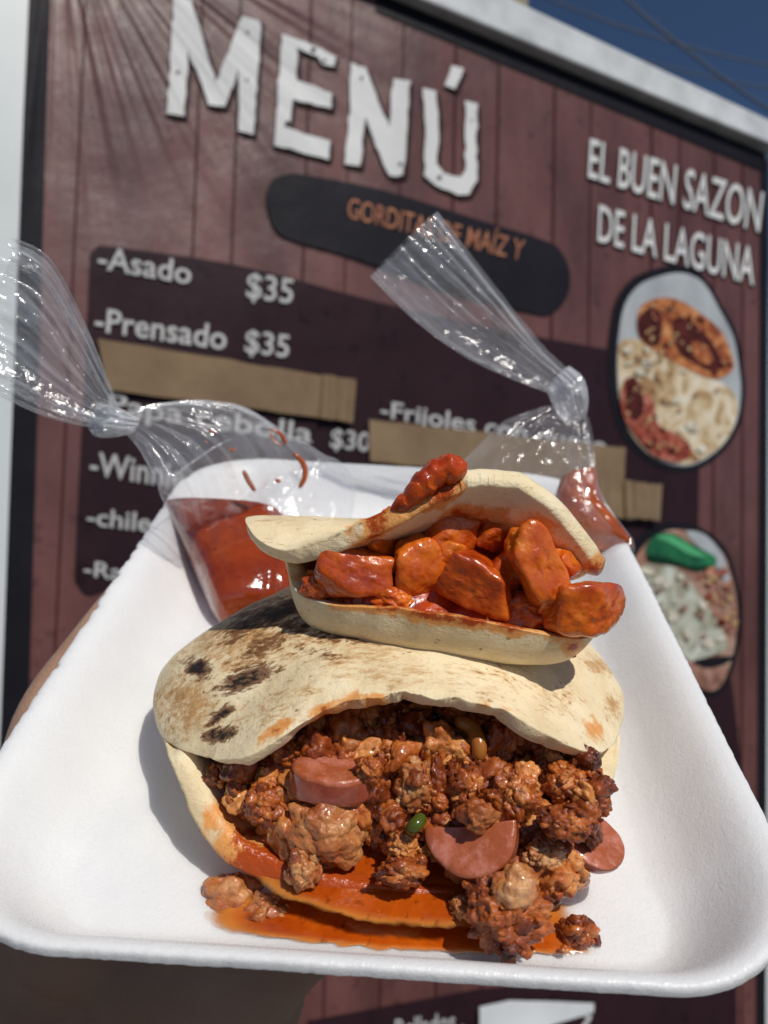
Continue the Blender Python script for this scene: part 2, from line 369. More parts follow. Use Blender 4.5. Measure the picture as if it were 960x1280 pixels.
# heading letters
menu = dict(
 M=[(217, -4), (239, 0), (271, 103), (302, 21), (325, 25), (326, 36), (317, 167), (298, 164), (299, 87), (281, 133), (261, 131), (236, 62), (230, 145), (209, 142), (214, 60)],
 E=[(352, 42), (392, 56), (419, 70), (418, 82), (404, 80), (397, 70), (372, 61), (371, 100), (415, 116), (415, 136), (366, 125), (362, 162), (412, 176), (411, 199), (343, 181), (347, 120)],
 N=[(439, 78), (457, 84), (487, 160), (491, 97), (512, 101), (509, 160), (505, 219), (487, 221), (481, 209), (456, 146), (451, 208), (431, 204), (436, 140)],
 U=[(529, 110), (545, 114), (549, 150), (546, 204), (555, 217), (575, 222), (582, 214), (582, 127), (596, 130), (596, 226), (587, 242), (572, 244), (545, 232), (530, 218), (532, 160)],
 A=[(566, 82), (580, 87), (569, 112), (556, 107)])
for k, p in menu.items():
    q = np.array(p, float)
    poly('heading_letter_shadow', q+np.array([5, 5]), .003, M['shade'])
    poly('heading_letter', q, .0045, M['letter'], rag=.8, sub=9)
for x, y, r in [(222, 90, 3), (310, 40, 2), (309, 100, 2), (392, 62, 3), (360, 155, 4), (452, 97, 2.5), (501, 205, 2.5), (549, 222, 3), (590, 150, 1.5), (405, 76, 3)]:
    poly('letter_nick', [(x+r*math.cos(a)*random.uniform(.6, 1.3), y+r*math.sin(a)*random.uniform(.6, 1.3)) for a in np.linspace(0, 6.28, 8)[:-1]], .0055, M['shade'])
# navy pill
poly('pill_print', smoothpoly([(333, 248), (340, 226), (358, 218), (385, 219), (480, 238), (600, 275), (680, 300), (702, 315), (713, 345), (707, 375), (688, 392), (665, 391), (560, 365), (440, 322), (365, 300), (342, 283)], 5), .003, M['pill'])

def text(s, quad, mat, off, name='lettering', bold=0., extrude=0, shadow=None):
    """quad: image corners TL, TR, BR, BL that the text's box is spread over."""
    cu = bpy.data.curves.new('t', 'FONT'); cu.body = s; cu.offset = bold; cu.resolution_u = 3
    o = bpy.data.objects.new('t', cu); C.objects.link(o)
    dg = bpy.context.evaluated_depsgraph_get(); me = bpy.data.meshes.new_from_object(o.evaluated_get(dg))
    co = np.array([v.co[:] for v in me.vertices]); F = [list(p.vertices) for p in me.polygons]
    bpy.data.objects.remove(o); bpy.data.curves.remove(cu); bpy.data.meshes.remove(me)
    lo, hi = co.min(0), co.max(0)
    lo[1] = min(lo[1], 0)
    u = (co[:, 0]-lo[0])/(hi[0]-lo[0]); v = (co[:, 1]-lo[1])/(hi[1]-lo[1])
    q = np.array(quad, float)
    P = (q[3]*(1-u)[:, None]+q[2]*u[:, None])*(1-v)[:, None]+(q[0]*(1-u)[:, None]+q[1]*u[:, None])*v[:, None]
    V = [BP(x, y, off) for x, y in P]
    if shadow is not None:
        mk('lettering_shadow', [BP(x+shadow, y+shadow, off-.0012) for x, y in P], F, M['shade'], banner, smooth=False)
    return mk(name, V, F, mat, banner, smooth=False)
text('EL BUEN SAZON', [(738, 172), (955, 240), (949, 291), (735, 222)], M['letter'], .0045, bold=.008, shadow=2.0)
text('DE LA LAGUNA', [(749, 255), (945, 310), (942, 357), (747, 302)], M['letter'], .0045, bold=.008, shadow=2.0)
text('GORDITAS DE MAÍZ Y', [(437, 240), (658, 294), (652, 326), (434, 272)], M['orange'], .0045, bold=.002)
text('-Asado', [(124, 306), (241, 328), (238, 356), (122, 336)], M['letter2'], .0045, bold=.012)
text('$35', [(310, 340), (368, 349), (365, 385), (307, 377)], M['letter2'], .0045, bold=.012)
text('-Prensado', [(120, 384), (285, 408), (282, 438), (118, 414)], M['letter2'], .0045, bold=.012)
text('$35', [(308, 411), (363, 419), (360, 452), (305, 445)], M['letter2'], .0045, bold=.012)
text('-Papa cebolla', [(118, 488), (392, 530), (389, 562), (115, 522)], M['letter2'], .0045, bold=.012)
text('$30', [(415, 535), (464, 541), (461, 569), (412, 563)], M['letter2'], .0045, bold=.012)
text('-Winnie', [(114, 564), (232, 580), (230, 612), (112, 594)], M['letter2'], .0045, bold=.012)
text('-chile', [(110, 634), (190, 642), (188, 666), (108, 656)], M['letter2'], .0045, bold=.012)
text('-Rajas', [(106, 700), (190, 710), (188, 738), (104, 726)], M['letter2'], .0045, bold=.012)
text('-Frijoles con queso', [(477, 500), (760, 546), (757, 578), (475, 528)], M['letter2'], .0045, bold=.012)
text('-Rellados .', [(486, 1276), (580, 1262), (580, 1286), (486, 1300)], M['letter2'], .0045, bold=.012)
text('?', [(727, 1268), (740, 1266), (740, 1290), (727, 1292)], M['letter2'], .0045, bold=.012)
# round photo prints
o1 = np.array([(781, 381), (797, 358), (821, 346), (852, 341), (879, 353), (900, 388), (917, 422), (924, 463), (926, 491), (921, 525), (903, 557), (872, 579), (845, 582), (814, 570), (786, 539), (774, 498), (771, 457), (774, 415)], float)
c1 = np.array([847, 460.])
poly('photo_ring_print', smoothpoly(c1+np.array([-3, -1])+(o1-c1)*np.array([1.11, 1.07]), 3), .003, M['black'])
poly('photo_print', smoothpoly(o1, 3), .004, M['plate'])
def z1(*p): return [(700+x/2.9077, 160+y/2.909) for x, y in p]
poly('photo_bread_print', smoothpoly(z1((212, 800), (250, 768), (330, 780), (420, 830), (520, 895), (600, 935), (640, 985), (640, 1060), (590, 1150), (500, 1212), (425, 1222), (330, 1190), (252, 1100), (218, 980)), 4), .005, M['bread'])
poly('photo_bread_print', smoothpoly(z1((288, 660), (350, 620), (430, 625), (520, 680), (590, 745), (632, 850), (612, 895), (555, 912), (470, 880), (380, 830), (290, 760)), 4), .006, M['crust'])
poly('photo_filling_print', smoothpoly(z1((285, 690), (340, 650), (372, 690), (360, 790), (300, 765)), 4), .007, M['fill'])
poly('photo_filling_print', smoothpoly(z1((410, 700), (470, 700), (540, 760), (590, 850), (560, 885), (500, 860), (430, 810)), 4), .007, M['fill'])
poly('photo_bread_print', smoothpoly(z1((480, 780), (530, 790), (555, 840), (530, 860), (490, 830)), 4), .008, M['crust'])
poly('photo_filling_print', smoothpoly(z1((240, 910), (290, 930), (340, 1000), (360, 1080), (440, 1120), (480, 1180), (425, 1215), (335, 1185), (258, 1095), (222, 1010)), 4), .007, M['stew'])
poly('photo_filling_print', smoothpoly(z1((262, 900), (300, 960), (300, 1040), (262, 1060), (240, 980)), 4), .008, M['fill'])
def z2(*p): return [(740+x/3.5545, 640+y/3.5556) for x, y in p]
o2 = z2((180, 240), (230, 150), (290, 100), (360, 78), (450, 90), (540, 140), (600, 220), (640, 380), (645, 520), (610, 690), (565, 780), (500, 790), (400, 720), (250, 600), (180, 420))
o2 = np.array(o2); c2 = o2.mean(0)
poly('photo_ring_print', smoothpoly(c2+np.array([-2, -2])+(o2-c2)*np.array([1.12, 1.09]), 3), .003, M['black'])
poly('photo_print', smoothpoly(o2, 3), .004, M['ham'])
poly('photo_chile_print', smoothpoly(z2((240, 170), (275, 108), (350, 92), (460, 150), (548, 200), (540, 245), (470, 262), (380, 232), (280, 225)), 4), .006, M['greenp'])
poly('photo_cheese_print', smoothpoly(z2((210, 250), (310, 235), (400, 262), (470, 350), (550, 480), (605, 600), (520, 640), (440, 662), (330, 560), (200, 400)), 4), .005, M['cheese'])
poly('photo_filling_print', smoothpoly(z2((450, 662), (540, 645), (625, 640), (600, 670), (520, 690)), 4), .0065, M['black'])
poly('photo_plate_print', smoothpoly(z2((420, 85), (500, 100), (580, 190), (620, 330), (600, 330), (540, 220), (450, 130)), 4), .0055, M['plate'])
def patches(name, n, box, keep, sz, mat, off):
    V = []; F = []; k = 0
    while k < n:
        x, y = random.uniform(box[0], box[2]), random.uniform(box[1], box[3])
        if not inside(x, y, keep): continue
        r = random.uniform(*sz); e = random.uniform(.4, 1); t0 = random.uniform(-.9, .9); o_ = len(V); k += 1
        for a in np.linspace(0, 2*math.pi, 10)[:-1]:
            u, v = r*math.cos(a)*random.uniform(.6, 1.3), r*e*math.sin(a)*random.uniform(.6, 1.3); V.append(BP(x+u*math.cos(t0)-v*math.sin(t0), y+u*math.sin(t0)+v*math.cos(t0), off))
        F.append(tuple(range(o_, o_+9)))
    tag(mk(name, V, F, mat, banner, smooth=False), kind='stuff')
def inside(x, y, P):
    c = False; j = len(P)-1
    for i in range(len(P)):
        if (P[i][1] > y) != (P[j][1] > y) and x < (P[j][0]-P[i][0])*(y-P[i][1])/(P[j][1]-P[i][1])+P[i][0]: c = not c
        j = i
    return c
br = z1((225, 800), (330, 785), (520, 905), (620, 985), (600, 1120), (500, 1190), (400, 1080), (240, 880))
M['brownp'] = mat_vinyl('print_toast', (.34, .17, .07), bits=False); M['lightp'] = mat_vinyl('print_cream', (.74, .68, .56), bits=False); M['tanp'] = mat_vinyl('print_tan', (.56, .36, .18), bits=False)
patches('photo_toast_print', 26, (770, 420, 925, 585), br, (1.5, 5), M['tanp'], .0088); patches('photo_toast_print', 12, (770, 420, 925, 585), br, (1, 3.5), M['brownp'], .0092)
patches('photo_toast_print', 14, (770, 420, 925, 585), br, (3, 9), M['lightp'], .0084)
cr1 = z1((295, 665), (360, 625), (520, 685), (628, 850), (600, 895), (480, 880), (300, 765))
patches('photo_crumb_print', 22, (780, 370, 925, 475), cr1, (1.5, 5), M['fill'], .0088); patches('photo_crumb_print', 20, (780, 370, 925, 475), cr1, (1.5, 4), M['tanp'], .0092); patches('photo_crumb_print', 8, (780, 370, 925, 475), cr1, (1.5, 4), M['stew'], .0096)
cr2 = z1((240, 910), (290, 930), (360, 1080), (480, 1180), (335, 1185), (222, 1010))
patches('photo_crumb_print', 16, (770, 460, 880, 585), cr2, (1.5, 5), M['fill'], .0088); patches('photo_crumb_print', 14, (770, 460, 880, 585), cr2, (1.5, 4), M['tanp'], .0092)
ch = z2((215, 255), (400, 268), (550, 480), (600, 600), (440, 655), (220, 420))
patches('photo_cheese_print', 18, (790, 700, 930, 850), ch, (3, 9), M['lightp'], .0084); patches('photo_cheese_print', 16, (790, 700, 930, 850), ch, (1.5, 5), M['ham'], .0088)
hm = z2((480, 260), (600, 230), (640, 500), (600, 600), (480, 340)); patches('photo_ham_print', 18, (860, 690, 930, 850), hm, (2, 7), M['stew'], .0084); patches('photo_ham_print', 14, (860, 690, 930, 850), hm, (2, 6), M['tanp'], .0088)
M['greenl'] = mat_vinyl('print_green_light', (.10, .45, .20), bits=False); M['greend'] = mat_vinyl('print_green_dark', (.006, .04, .02), bits=False)
poly('photo_chile_print', smoothpoly(z2((285, 112), (350, 105), (460, 165), (510, 200), (440, 190), (350, 140)), 4), .007, M['greenl']); poly('photo_chile_print', smoothpoly(z2((245, 190), (340, 205), (440, 240), (530, 235), (470, 262), (380, 236), (270, 222)), 4), .007, M['greend'])
# tapes, stuck on the banner
def tape(pts, label, off=.009, second=None):
    t = empty('packing_tape', BP(*np.mean(pts, 0), off)); tag(t, label, 'tape')
    def slab(p, o_, n='strip'):
        p = np.array(p, float); K = 14; V = []
        for k in range(K+1):
            a = p[0]+(p[1]-p[0])*k/K; b = p[3]+(p[2]-p[3])*k/K
            j = rng.normal(0, .7, 2)
            wv = .0012*math.sin(k*1.7)+rng.normal(0, .0004)
            for q in (a+j, (a+b)/2, b-j): V.append(BP(*q, o_+wv))
            for q in (a+j, (a+b)/2, b-j): V.append(BP(*q, o_-.0008+wv))
        F = []
        for k in range(K):
            i = k*6; F += [(i, i+1, i+7, i+6), (i+1, i+2, i+8, i+7), (i+3, i+9, i+10, i+4), (i+4, i+10, i+11, i+5), (i, i+6, i+9, i+3), (i+2, i+5, i+11, i+8)]
        F += [(0, 3, 4, 1), (1, 4, 5, 2), (K*6, K*6+1, K*6+4, K*6+3), (K*6+1, K*6+2, K*6+5, K*6+4)]
        mk(n, V, F, M['tape'], t, smooth=False)
    slab(pts, off)
    if second: slab(second, off+.003, 'overlap_end')
tape([(122, 423), (412, 470), (409, 524), (134, 487)], 'long brown packing tape under the Prensado line of the menu', second=[(404, 468), (445, 474), (442, 529), (401, 522)])
tape([(462, 524), (782, 560), (780, 608), (462, 577)], 'brown packing tape under the Frijoles line, seen behind the right bag')
tape([(748, 597), (792, 602), (792, 650), (748, 642)], 'short brown packing tape just right of the right salsa bag, lower one', off=.013, second=[(782, 600), (827, 606), (826, 651), (782, 647)])
# stall board behind, white post at left, beam above
def wbox(name, corners_px, o0, o1, mat, parent=None):
    V = [BP(x, y, o1) for x, y in corners_px]; B = [v-BNw*(o1-o0) for v in V]; n = len(V)
    F = [tuple(range(n))[::-1], tuple(range(n, 2*n))]+[(i, (i+1) % n, n+(i+1) % n, n+i) for i in range(n)]
    return mk(name, V+B, F, mat, parent, smooth=False)
tag(wbox('stall_wall', [(-260, -330), (300, -110), (960, 185), (965, 1460), (-260, 1460)], -.06, -.008, M['white']), kind='structure')
tag(wbox('white_post', [(-140, -420), (50, -420), (1, 900), (-26, 1440), (-230, 1440)], -.006, .016, M['white']), 'white painted post along the left edge of the banner', 'post')
beam = wbox('white_beam', [(200, -209), (440, -96), (655, 5), (865, 104), (1060, 195), (1060, 219), (865, 139), (655, 51), (440, -38), (200, -138)], -.005, .022, M['beam'])
tag(beam, 'silver white metal beam sloping down to the right above the banner', 'beam')
bv = beam.modifiers.new('b', 'BEVEL'); bv.width = .004; bv.segments = 2
tag(wbox('wooden_post', [(590, -160), (660, -160), (660, 60), (590, 60)], -.30, -.22, M['post']), 'olive weathered post peeking over the beam against the sky', 'post')
wp = poly('white_paper', [(603, 1246), (640, 1238), (746, 1243), (745, 1254), (700, 1268), (640, 1288), (603, 1290)], .010, M['paper'], sub=20, rag=.4)
wp.parent = None; wp.location = BP(674, 1262, .010); tag(wp, 'white paper scrap stuck low on the banner below the tray', 'paper')
# cables in the sky
def tube(pts, r, n=6, rad=None):
    pts = np.array(pts, float); V = []; K = len(pts)
    for i in range(K):
        t = pts[min(i+1, K-1)]-pts[max(i-1, 0)]; t /= np.linalg.norm(t)
        a = np.cross(t, [.1, .2, .97]); a /= np.linalg.norm(a); b = np.cross(t, a)
        rr = r if rad is None else rad[i]
        for k in range(n): V.append(pts[i]+rr*(math.cos(2*math.pi*k/n)*a+math.sin(2*math.pi*k/n)*b))
    F = [(i*n+k, i*n+(k+1) % n, (i+1)*n+(k+1) % n, (i+1)*n+k) for i in range(K-1) for k in range(n)]
    F += [tuple(range(n))[::-1], tuple((K-1)*n+k for k in range(n))]
    return np.array(V), F
def cable(a, b, sag, d, r, label):
    P = []
    for k in range(25):
        t = k/24; x = a[0]+(b[0]-a[0])*t; y = a[1]+(b[1]-a[1])*t+sag*4*t*(1-t); P.append(W(campt(x, y, d)))
    V, F = tube(P, r); tag(mk('power_cable', V, F, M['cable']), label, 'cable')
cable((740, -40), (1100, 215), 22, 6, .010, 'dark cable dropping steeply across the blue sky from the top edge')
cable((560, -60), (1100, 100), 30, 7, .008, 'thin cable sagging across the sky, uppermost of the shallow ones')
cable((600, 10), (1100, 130), 18, 7.5, .007, 'thin cable sagging across the sky, nearest above the beam')

def res(P, K, it=2):
    P = np.array(P, float); n = len(P); t = np.linspace(0, n-1, K); i = np.clip(t.astype(int), 0, n-2); f = (t-i)[:, None]
    g = lambda k: P[np.clip(k, 0, n-1)]
    p0, p1, p2, p3 = g(i-1), g(i), g(i+1), g(i+2)
    return .5*((2*p1)+(-p0+p2)*f+(2*p0-5*p1+4*p2-p3)*f*f+(-p0+3*p1-3*p2+p3)*f**3)
# ------------------------------------------------------------------ foam tray
def tray():
    hw, hl, rc = .095, .121, .036
    prof = [(-.0003, -.0022), (0, 0), (.0022, .0004), (.0055, -.0006), (.009, -.0035), (.0135, -.0088), (.0175, -.0132), (.0215, -.0162), (.0255, -.0178), (.028, -.018), (.0292, -.018)]
    # smooth the profile
    P = np.array(prof); t = np.linspace(0, len(P)-1, 60); P = np.stack([np.interp(t, range(len(P)), P[:, 0]), np.interp(t, range(len(P)), P[:, 1])], 1)
    for _ in range(6): P[1:-1] = (P[:-2]+2*P[1:-1]+P[2:])/4
    N = 720; V = []; base = []
    # outline of a rounded rectangle, by arc length
    ol = []
    for cx, cy, a0 in ((hw-rc, hl-rc, 0), (-(hw-rc), hl-rc, 90), (-(hw-rc), -(hl-rc), 180), (hw-rc, -(hl-rc), 270)):
        for k in range(41):
            a = math.radians(a0+90*k/40); ol.append((cx+rc*math.cos(a), cy+rc*math.sin(a), math.cos(a), math.sin(a), 1))
    ol = np.array(ol+[ol[0]]); L = np.r_[0, np.cumsum(np.linalg.norm(np.diff(ol[:, :2], axis=0), axis=1))]
    s = np.linspace(0, L[-1], N+1)[:-1]; O = np.stack([np.interp(s, L, ol[:, k]) for k in range(4)], 1)
    O[:, 2:] /= np.linalg.norm(O[:, 2:], axis=1)[:, None]
    rag = fbm(np.stack([s*900, s*0, s*0], 1), 3, 5)*.00022
    rag += np.where((O[:, 0] < -.09), np.minimum(0, fbm(np.stack([s*260, s*0, s*0+4], 1), 3, 9))*.0014, 0)
    for i in range(N):
        x, y, nx, ny = O[i]
        for d, z in P:
            w = 1-min(1, d/.004)
            k = d*(1-.40*max(0, -ny)**1.5)-rag[i]*max(w, 0); V.append((x-nx*k, y-ny*k, DEPTH+z+rag[i]*.4*max(w, 0)))
    V = np.array(V); m = len(P); V[:, 2] += fbm(V*55, 2, 61)*.00035
    F = grid_faces(N, m, True)
    # slight flexing of the long sides by the hand
    inner = [i*m+m-1 for i in range(N)]
    c = len(V); V = np.vstack([V, [[0, 0, 0]]])
    F += [(inner[i], inner[(i+1) % N], c) for i in range(N)]
    # underside
    P2 = np.array([(-.0003, -.0022), (.002, -.0040), (.008, -.010), (.0150, -.0170), (.0205, -.0200), (.0255, -.0213), (.0292, -.0215)]); m2 = len(P2); off = len(V)
    V2 = [(O[i, 0]-O[i, 2]*(d*(1-.40*max(0, -O[i, 3])**1.5)-rag[i]*(j == 0)), O[i, 1]-O[i, 3]*(d*(1-.40*max(0, -O[i, 3])**1.5)-rag[i]*(j == 0)), DEPTH+z+(rag[i]*.4 if j == 0 else 0)) for i in range(N) for j, (d, z) in enumerate(P2)]
    V = np.vstack([V, V2, [[0, 0, -.0035]]]); F += grid_faces(N, m2, True, True, off)
    c = len(V)-1; F += [(off+((i+1) % N)*m2+m2-1, off+i*m2+m2-1, c) for i in range(N)]
    o = mk('foam_tray', TR.toworld(V), F, M['foam'])
    tag(o, 'white polystyrene foam tray with rounded corners holding both gorditas', 'tray'); return o
tray()

# ------------------------------------------------------------------ gorditas
def polar(pts, c):
    p = np.array(pts, float); a = np.arctan2(p[:, 1]-c[1], p[:, 0]-c[0]) % (2*math.pi); r = np.hypot(p[:, 0]-c[0], p[:, 1]-c[1])
    o = np.argsort(a); return a[o], r[o], p[o, 2], p[o, 3]
def pin(th, a, v): return np.interp(th, a, v, period=2*math.pi)
def smooth_c(v, k):
    for _ in range(k): v = (np.roll(v, 1)+2*v+np.roll(v, -1))/4
    return v
def gordita(FR, center, ring, lip, low, H, stains, label, nexp=3.0, seed=0, thick=.0042, lobes=.0012, byY=False, ring_low=None, lowpow=5, ragpow=26, lens=.3, lowthick=.0038):
    """ring: fold points (x, y, h) round the back; lip / low: upper and lower edge of the mouth (px, py, h)."""
    root = empty('gordita', FR.toworld([center[0], center[1], 0])); tag(root, label, 'gordita')
    c = np.array(center)
    ringp = [(x, y, h, 1.) for x, y, h in ring]
    at = FR.pixY if byY else FR.pix
    lp = [(*at(px, py, h), 0.) for px, py, h in lip]
    bp = [(*at(px, py, h), 0.) for px, py, h in low]
    NT, NR = 720, 110
    th = np.linspace(0, 2*math.pi, NT+1)[:-1]
    out = []
    ringl = [(x, y, h, 1.) for x, y, h in (ring_low or ring)]
    for part, pts in (('top_tortilla', ringp+lp), ('bottom_tortilla', ringl+bp)):
        top = part == 'top_tortilla'
        a, r, h, w = polar(pts, c)
        kk = 5 if lowpow < 6 else 60; Rb, Hb, Wb = smooth_c(pin(th, a, r), kk), smooth_c(pin(th, a, h), kk), smooth_c(pin(th, a, w), 12)
        e = np.stack([np.cos(th)*14, np.sin(th)*14, th*0+seed], 1)
        rg = fbm(e*.8, 2, 31+seed)*.0024+fbm(e*5, 1, 8)*.0003
        dR = rg*(1-Wb)*((.55 if top else .3) if lowpow < 6 else .12); dH = fbm(e*.5, 2, 5+seed)*(.0008 if lowpow < 6 else .0003)*(1-Wb)
        t = np.linspace(0, 1, NR); rho = 1-(1-t)**1.9; ed = (rho**ragpow)[None, :]
        Rr = Rb[:, None]*rho+dR[:, None]*ed
        X = c[0]+np.cos(th)[:, None]*Rr; Y = c[1]+np.sin(th)[:, None]*Rr
        s_ = (np.sqrt(np.clip(1-rho**nexp, 0, 1))*(lens if top else 1)+(1-rho**2)*(1-lens if top else 0))[None, :]
        if top:
            Zr = Hb[:, None]+(H-Hb)[:, None]*s_; Zl = H+(Hb-H)[:, None]*(rho**2.2)[None, :]
        else:
            Zr = Hb[:, None]*(1-s_); Zl = Hb[:, None]*(rho**lowpow)[None, :]
        Z = Zr*Wb[:, None]+Zl*(1-Wb[:, None])+dH[:, None]*ed
        V = np.stack([X, Y, Z], 2).reshape(-1, 3)
        q = V*1000
        amp = (rho**.5)[None, :].repeat(NT, 0).ravel()
        V[:, 2] += (fbm(q/26+seed, 2, 3)*lobes+fbm(q/7, 3, 8)*.00035)*(1 if top else .3)*amp
        V[:, 0] += fbm(q/14, 2, 12)*.0007*amp; V[:, 1] += fbm(q/14+50, 2, 13)*.0007*amp
        pc = FR.cam(V); px = topix(pc)
        toast = np.zeros(len(V)); char = np.zeros(len(V)); sauce = np.zeros(len(V))
        dst = dict(t=toast, c=char, s=sauce)
        for k, x, y, rx, ry, ang, st, where in stains:
            if where not in (part[0], '*'): continue
            ca, sa = math.cos(math.radians(ang)), math.sin(math.radians(ang))
            dx, dy = px[:, 0]-x, px[:, 1]-y; u = (dx*ca+dy*sa)/rx; v = (-dx*sa+dy*ca)/ry
            g_ = st*np.clip(1.25-np.hypot(u, v), 0, 1); d = dst[k]; np.maximum(d, g_, out=d)
        F = grid_faces(NT, NR, True, not top)
        o = mk(part, W(pc), F, M['tort'], root, attrs=dict(toast=toast, char=char, sauce=sauce))
        bm = bmesh.new(); bm.from_mesh(o.data); bmesh.ops.remove_doubles(bm, verts=bm.verts, dist=1e-6)
        bmesh.ops.recalc_face_normals(bm, faces=bm.faces)
        zc = sum((f.normal.dot(Vector(RC @ FR.R[:, 2])) for f in list(bm.faces)[::97]))
        if (zc < 0) == top: bmesh.ops.reverse_faces(bm, faces=bm.faces)
        bm.to_mesh(o.data); bm.free()
        vg = o.vertex_groups.new(name='thickness'); P_ = np.array([v.co[:] for v in o.data.vertices])
        wt = np.clip(np.sqrt(np.clip(1-((rho-.962)/.038).clip(0, 1)**2, 0, 1))*.88+.12, 0, 1)
        W1 = W(pc)-(W(pc).max(0)+W(pc).min(0))/2; key = {tuple(np.round(p*1e5).astype(int)): wt[i % NR] for i, p in enumerate(W1)}
        for i, p in enumerate(P_): vg.add([i], float(key.get(tuple(np.round(p*1e5).astype(int)), 1.)), 'REPLACE')
        md = o.modifiers.new('s', 'SOLIDIFY'); md.thickness = thick if top else lowthick; md.offset = -1; md.use_rim = True; md.vertex_group = 'thickness'
        out.append(o)
    return root, out

# --- lower gordita
LC = (.003, -.036)
def lp(px, py, h): p = TR.pix(px, py, h); return (p[0], p[1], h)
ring1 = [lp(205, 925, .019), lp(191, 885, .018), lp(199, 845, .018), lp(226, 815, .020), (-.044, -.010, .019), (-.028, .006, .019), (.003, .020, .020), (.030, .020, .020), (.052, .006, .019), lp(778, 870, .018), lp(774, 915, .018)]
lip1 = [(246, 944, .024), (270, 949, .028), (300, 944, .033), (352, 916, .038), (400, 890, .041), (445, 874, .043), (505, 866, .045), (575, 872, .045), (630, 884, .044), (660, 903, .042), (705, 928, .038), (742, 940, .031), (760, 938, .025)]
low1 = [(213, 950, .021), (225, 985, .018), (239, 1017, .0145), (258, 1049, .011), (286, 1078, .008), (332, 1103, .006), (410, 1126, .004), (470, 1138, .003), (560, 1142, .003), (650, 1136, .004), (700, 1112, .006), (735, 1085, .009), (752, 1035, .014), (766, 975, .020)]
st1 = [('c', 248, 835, 26, 16, 15, 1.3, 't'), ('c', 306, 850, 54, 17, -22, 1.2, 't'), ('c', 276, 893, 24, 10, -35, 1.2, 't'), ('c', 274, 919, 32, 12, -10, 1.1, 't'),
       ('c', 345, 764, 70, 18, -18, 1.25, 't'), ('c', 300, 785, 45, 18, -40, .9, 't'), ('c', 370, 780, 55, 18, -10, .9, 't'), ('c', 425, 795, 60, 14, 10, .78, 't'), ('c', 330, 806, 60, 18, -20, .72, 't'), ('c', 400, 815, 50, 12, 5, .62, 't'),
       ('t', 232, 880, 50, 56, 20, .95, 't'), ('t', 315, 795, 120, 55, -15, 1.0, 't'), ('t', 430, 805, 120, 40, 5, .75, 't'), ('t', 480, 840, 110, 26, 5, .55, 't'), ('t', 600, 850, 150, 30, 8, .42, 't'), ('t', 352, 885, 80, 34, -20, .55, 't'), ('t', 700, 880, 60, 40, 30, .4, 't'),
       ('t', 766, 882, 12, 20, 0, 1., 't'), ('t', 748, 832, 30, 12, 20, .95, 't'), ('s', 738, 915, 20, 30, 10, .55, 't'), ('s', 410, 885, 56, 14, -22, .68, 't'), ('s', 345, 912, 50, 12, -30, .55, 't'), ('s', 470, 872, 40, 10, 0, .6, 't'), ('s', 620, 884, 50, 9, 10, .42, 't'),
       ('s', 490, 1085, 270, 100, 0, 1.75, 'b'), ('s', 290, 1040, 50, 60, 40, .75, 'b'), ('s', 740, 1000, 30, 80, 0, .7, 'b')]
g1, (g1t, g1b) = gordita(TR, LC, ring1, lip1, low1, .047, st1, 'large lower gordita with charred spots, split open over minced meat and sausage', seed=1, nexp=2.25, lowthick=.0052)

# --- upper gordita, lying on the lower one and leaning back
o2_ = TR.pix(560, 835, .0445)
A = math.radians(-19)
R2 = TR.R @ np.array([[1, 0, 0], [0, math.cos(A), -math.sin(A)], [0, math.sin(A), math.cos(A)]]) @ rotm(0, math.radians(3.5), 0)
F2 = Frame(R2, TR.cam(o2_))
def l2(px, py, Y): p = F2.pixY(px, py, Y); return (p[0], p[1], p[2])
lip2 = [(306, 655, .016), (322, 674, .011), (352, 688, .008), (400, 676, .006), (450, 653, .005), (500, 628, .005), (535, 606, .006), (575, 588, .007), (615, 584, .008), (652, 588, .009), (700, 622, .009), (735, 665, .010), (756, 704, .012)]
low2 = [(357, 696, .014), (361, 722, .013), (370, 742, .011), (396, 753, .007), (450, 758, .003), (500, 760, .0005), (560, 769, -.001), (630, 782, -.002), (690, 796, -.001), (730, 802, .002), (750, 790, .006)]
st2 = [('t', 400, 640, 80, 12, -5, .55, 't'), ('t', 345, 648, 40, 12, 0, .5, 't'), ('t', 470, 630, 50, 8, -10, .5, 't'), ('s', 470, 645, 60, 9, -28, .85, 't'), ('s', 545, 600, 45, 20, -35, 1.2, 't'),
       ('s', 680, 670, 75, 42, 35, .8, 't'), ('s', 600, 640, 80, 32, 10, 1., 't'), ('s', 745, 700, 22, 18, 40, 1., 't'),
       ('s', 560, 738, 230, 42, 6, 1.2, 'b'), ('s', 640, 784, 60, 9, 12, .85, 'b'), ('s', 710, 800, 22, 14, 20, .6, 'b'), ('s', 565, 772, 230, 17, 9, .95, 'b'), ('s', 718, 812, 24, 16, 12, .75, 'b'), ('s', 368, 720, 10, 20, 0, .7, 'b')]
q0 = F2.pixY(306, 655, .016); q1 = F2.pixY(756, 704, .012)
print('upper corners', q0*1000, q1*1000, F2.pixY(615, 584, .008)*1000, F2.pixY(560, 774, -.002)*1000)
cx2 = (q0[0]+q1[0])/2
ring2 = [(q0[0]-.0015, q0[1]+.012, q0[2]), (q0[0]+.004, .045, .016), (-.028+cx2, .064, .015), (cx2, .070, .015), (cx2+.030, .062, .015), (q1[0]+.001, .042, .018), (q1[0]+.003, q1[1]+.012, q1[2])]
qq = F2.pixY(353, 688, .012); print('upper low lip', [np.round(F2.pixY(*q)*1000, 1) for q in low2[3:9]])
ring2l = [(qq[0], qq[1]+.006, qq[2])]+[(x+.004, y, h) for x, y, h in ring2[1:]]
ring2l[1] = (qq[0]+.001, .045, .015); ring2l[-2] = (q1[0]-.002, .040, .014); ring2l[-1] = (q1[0]-.001, q1[1]+.014, .012)
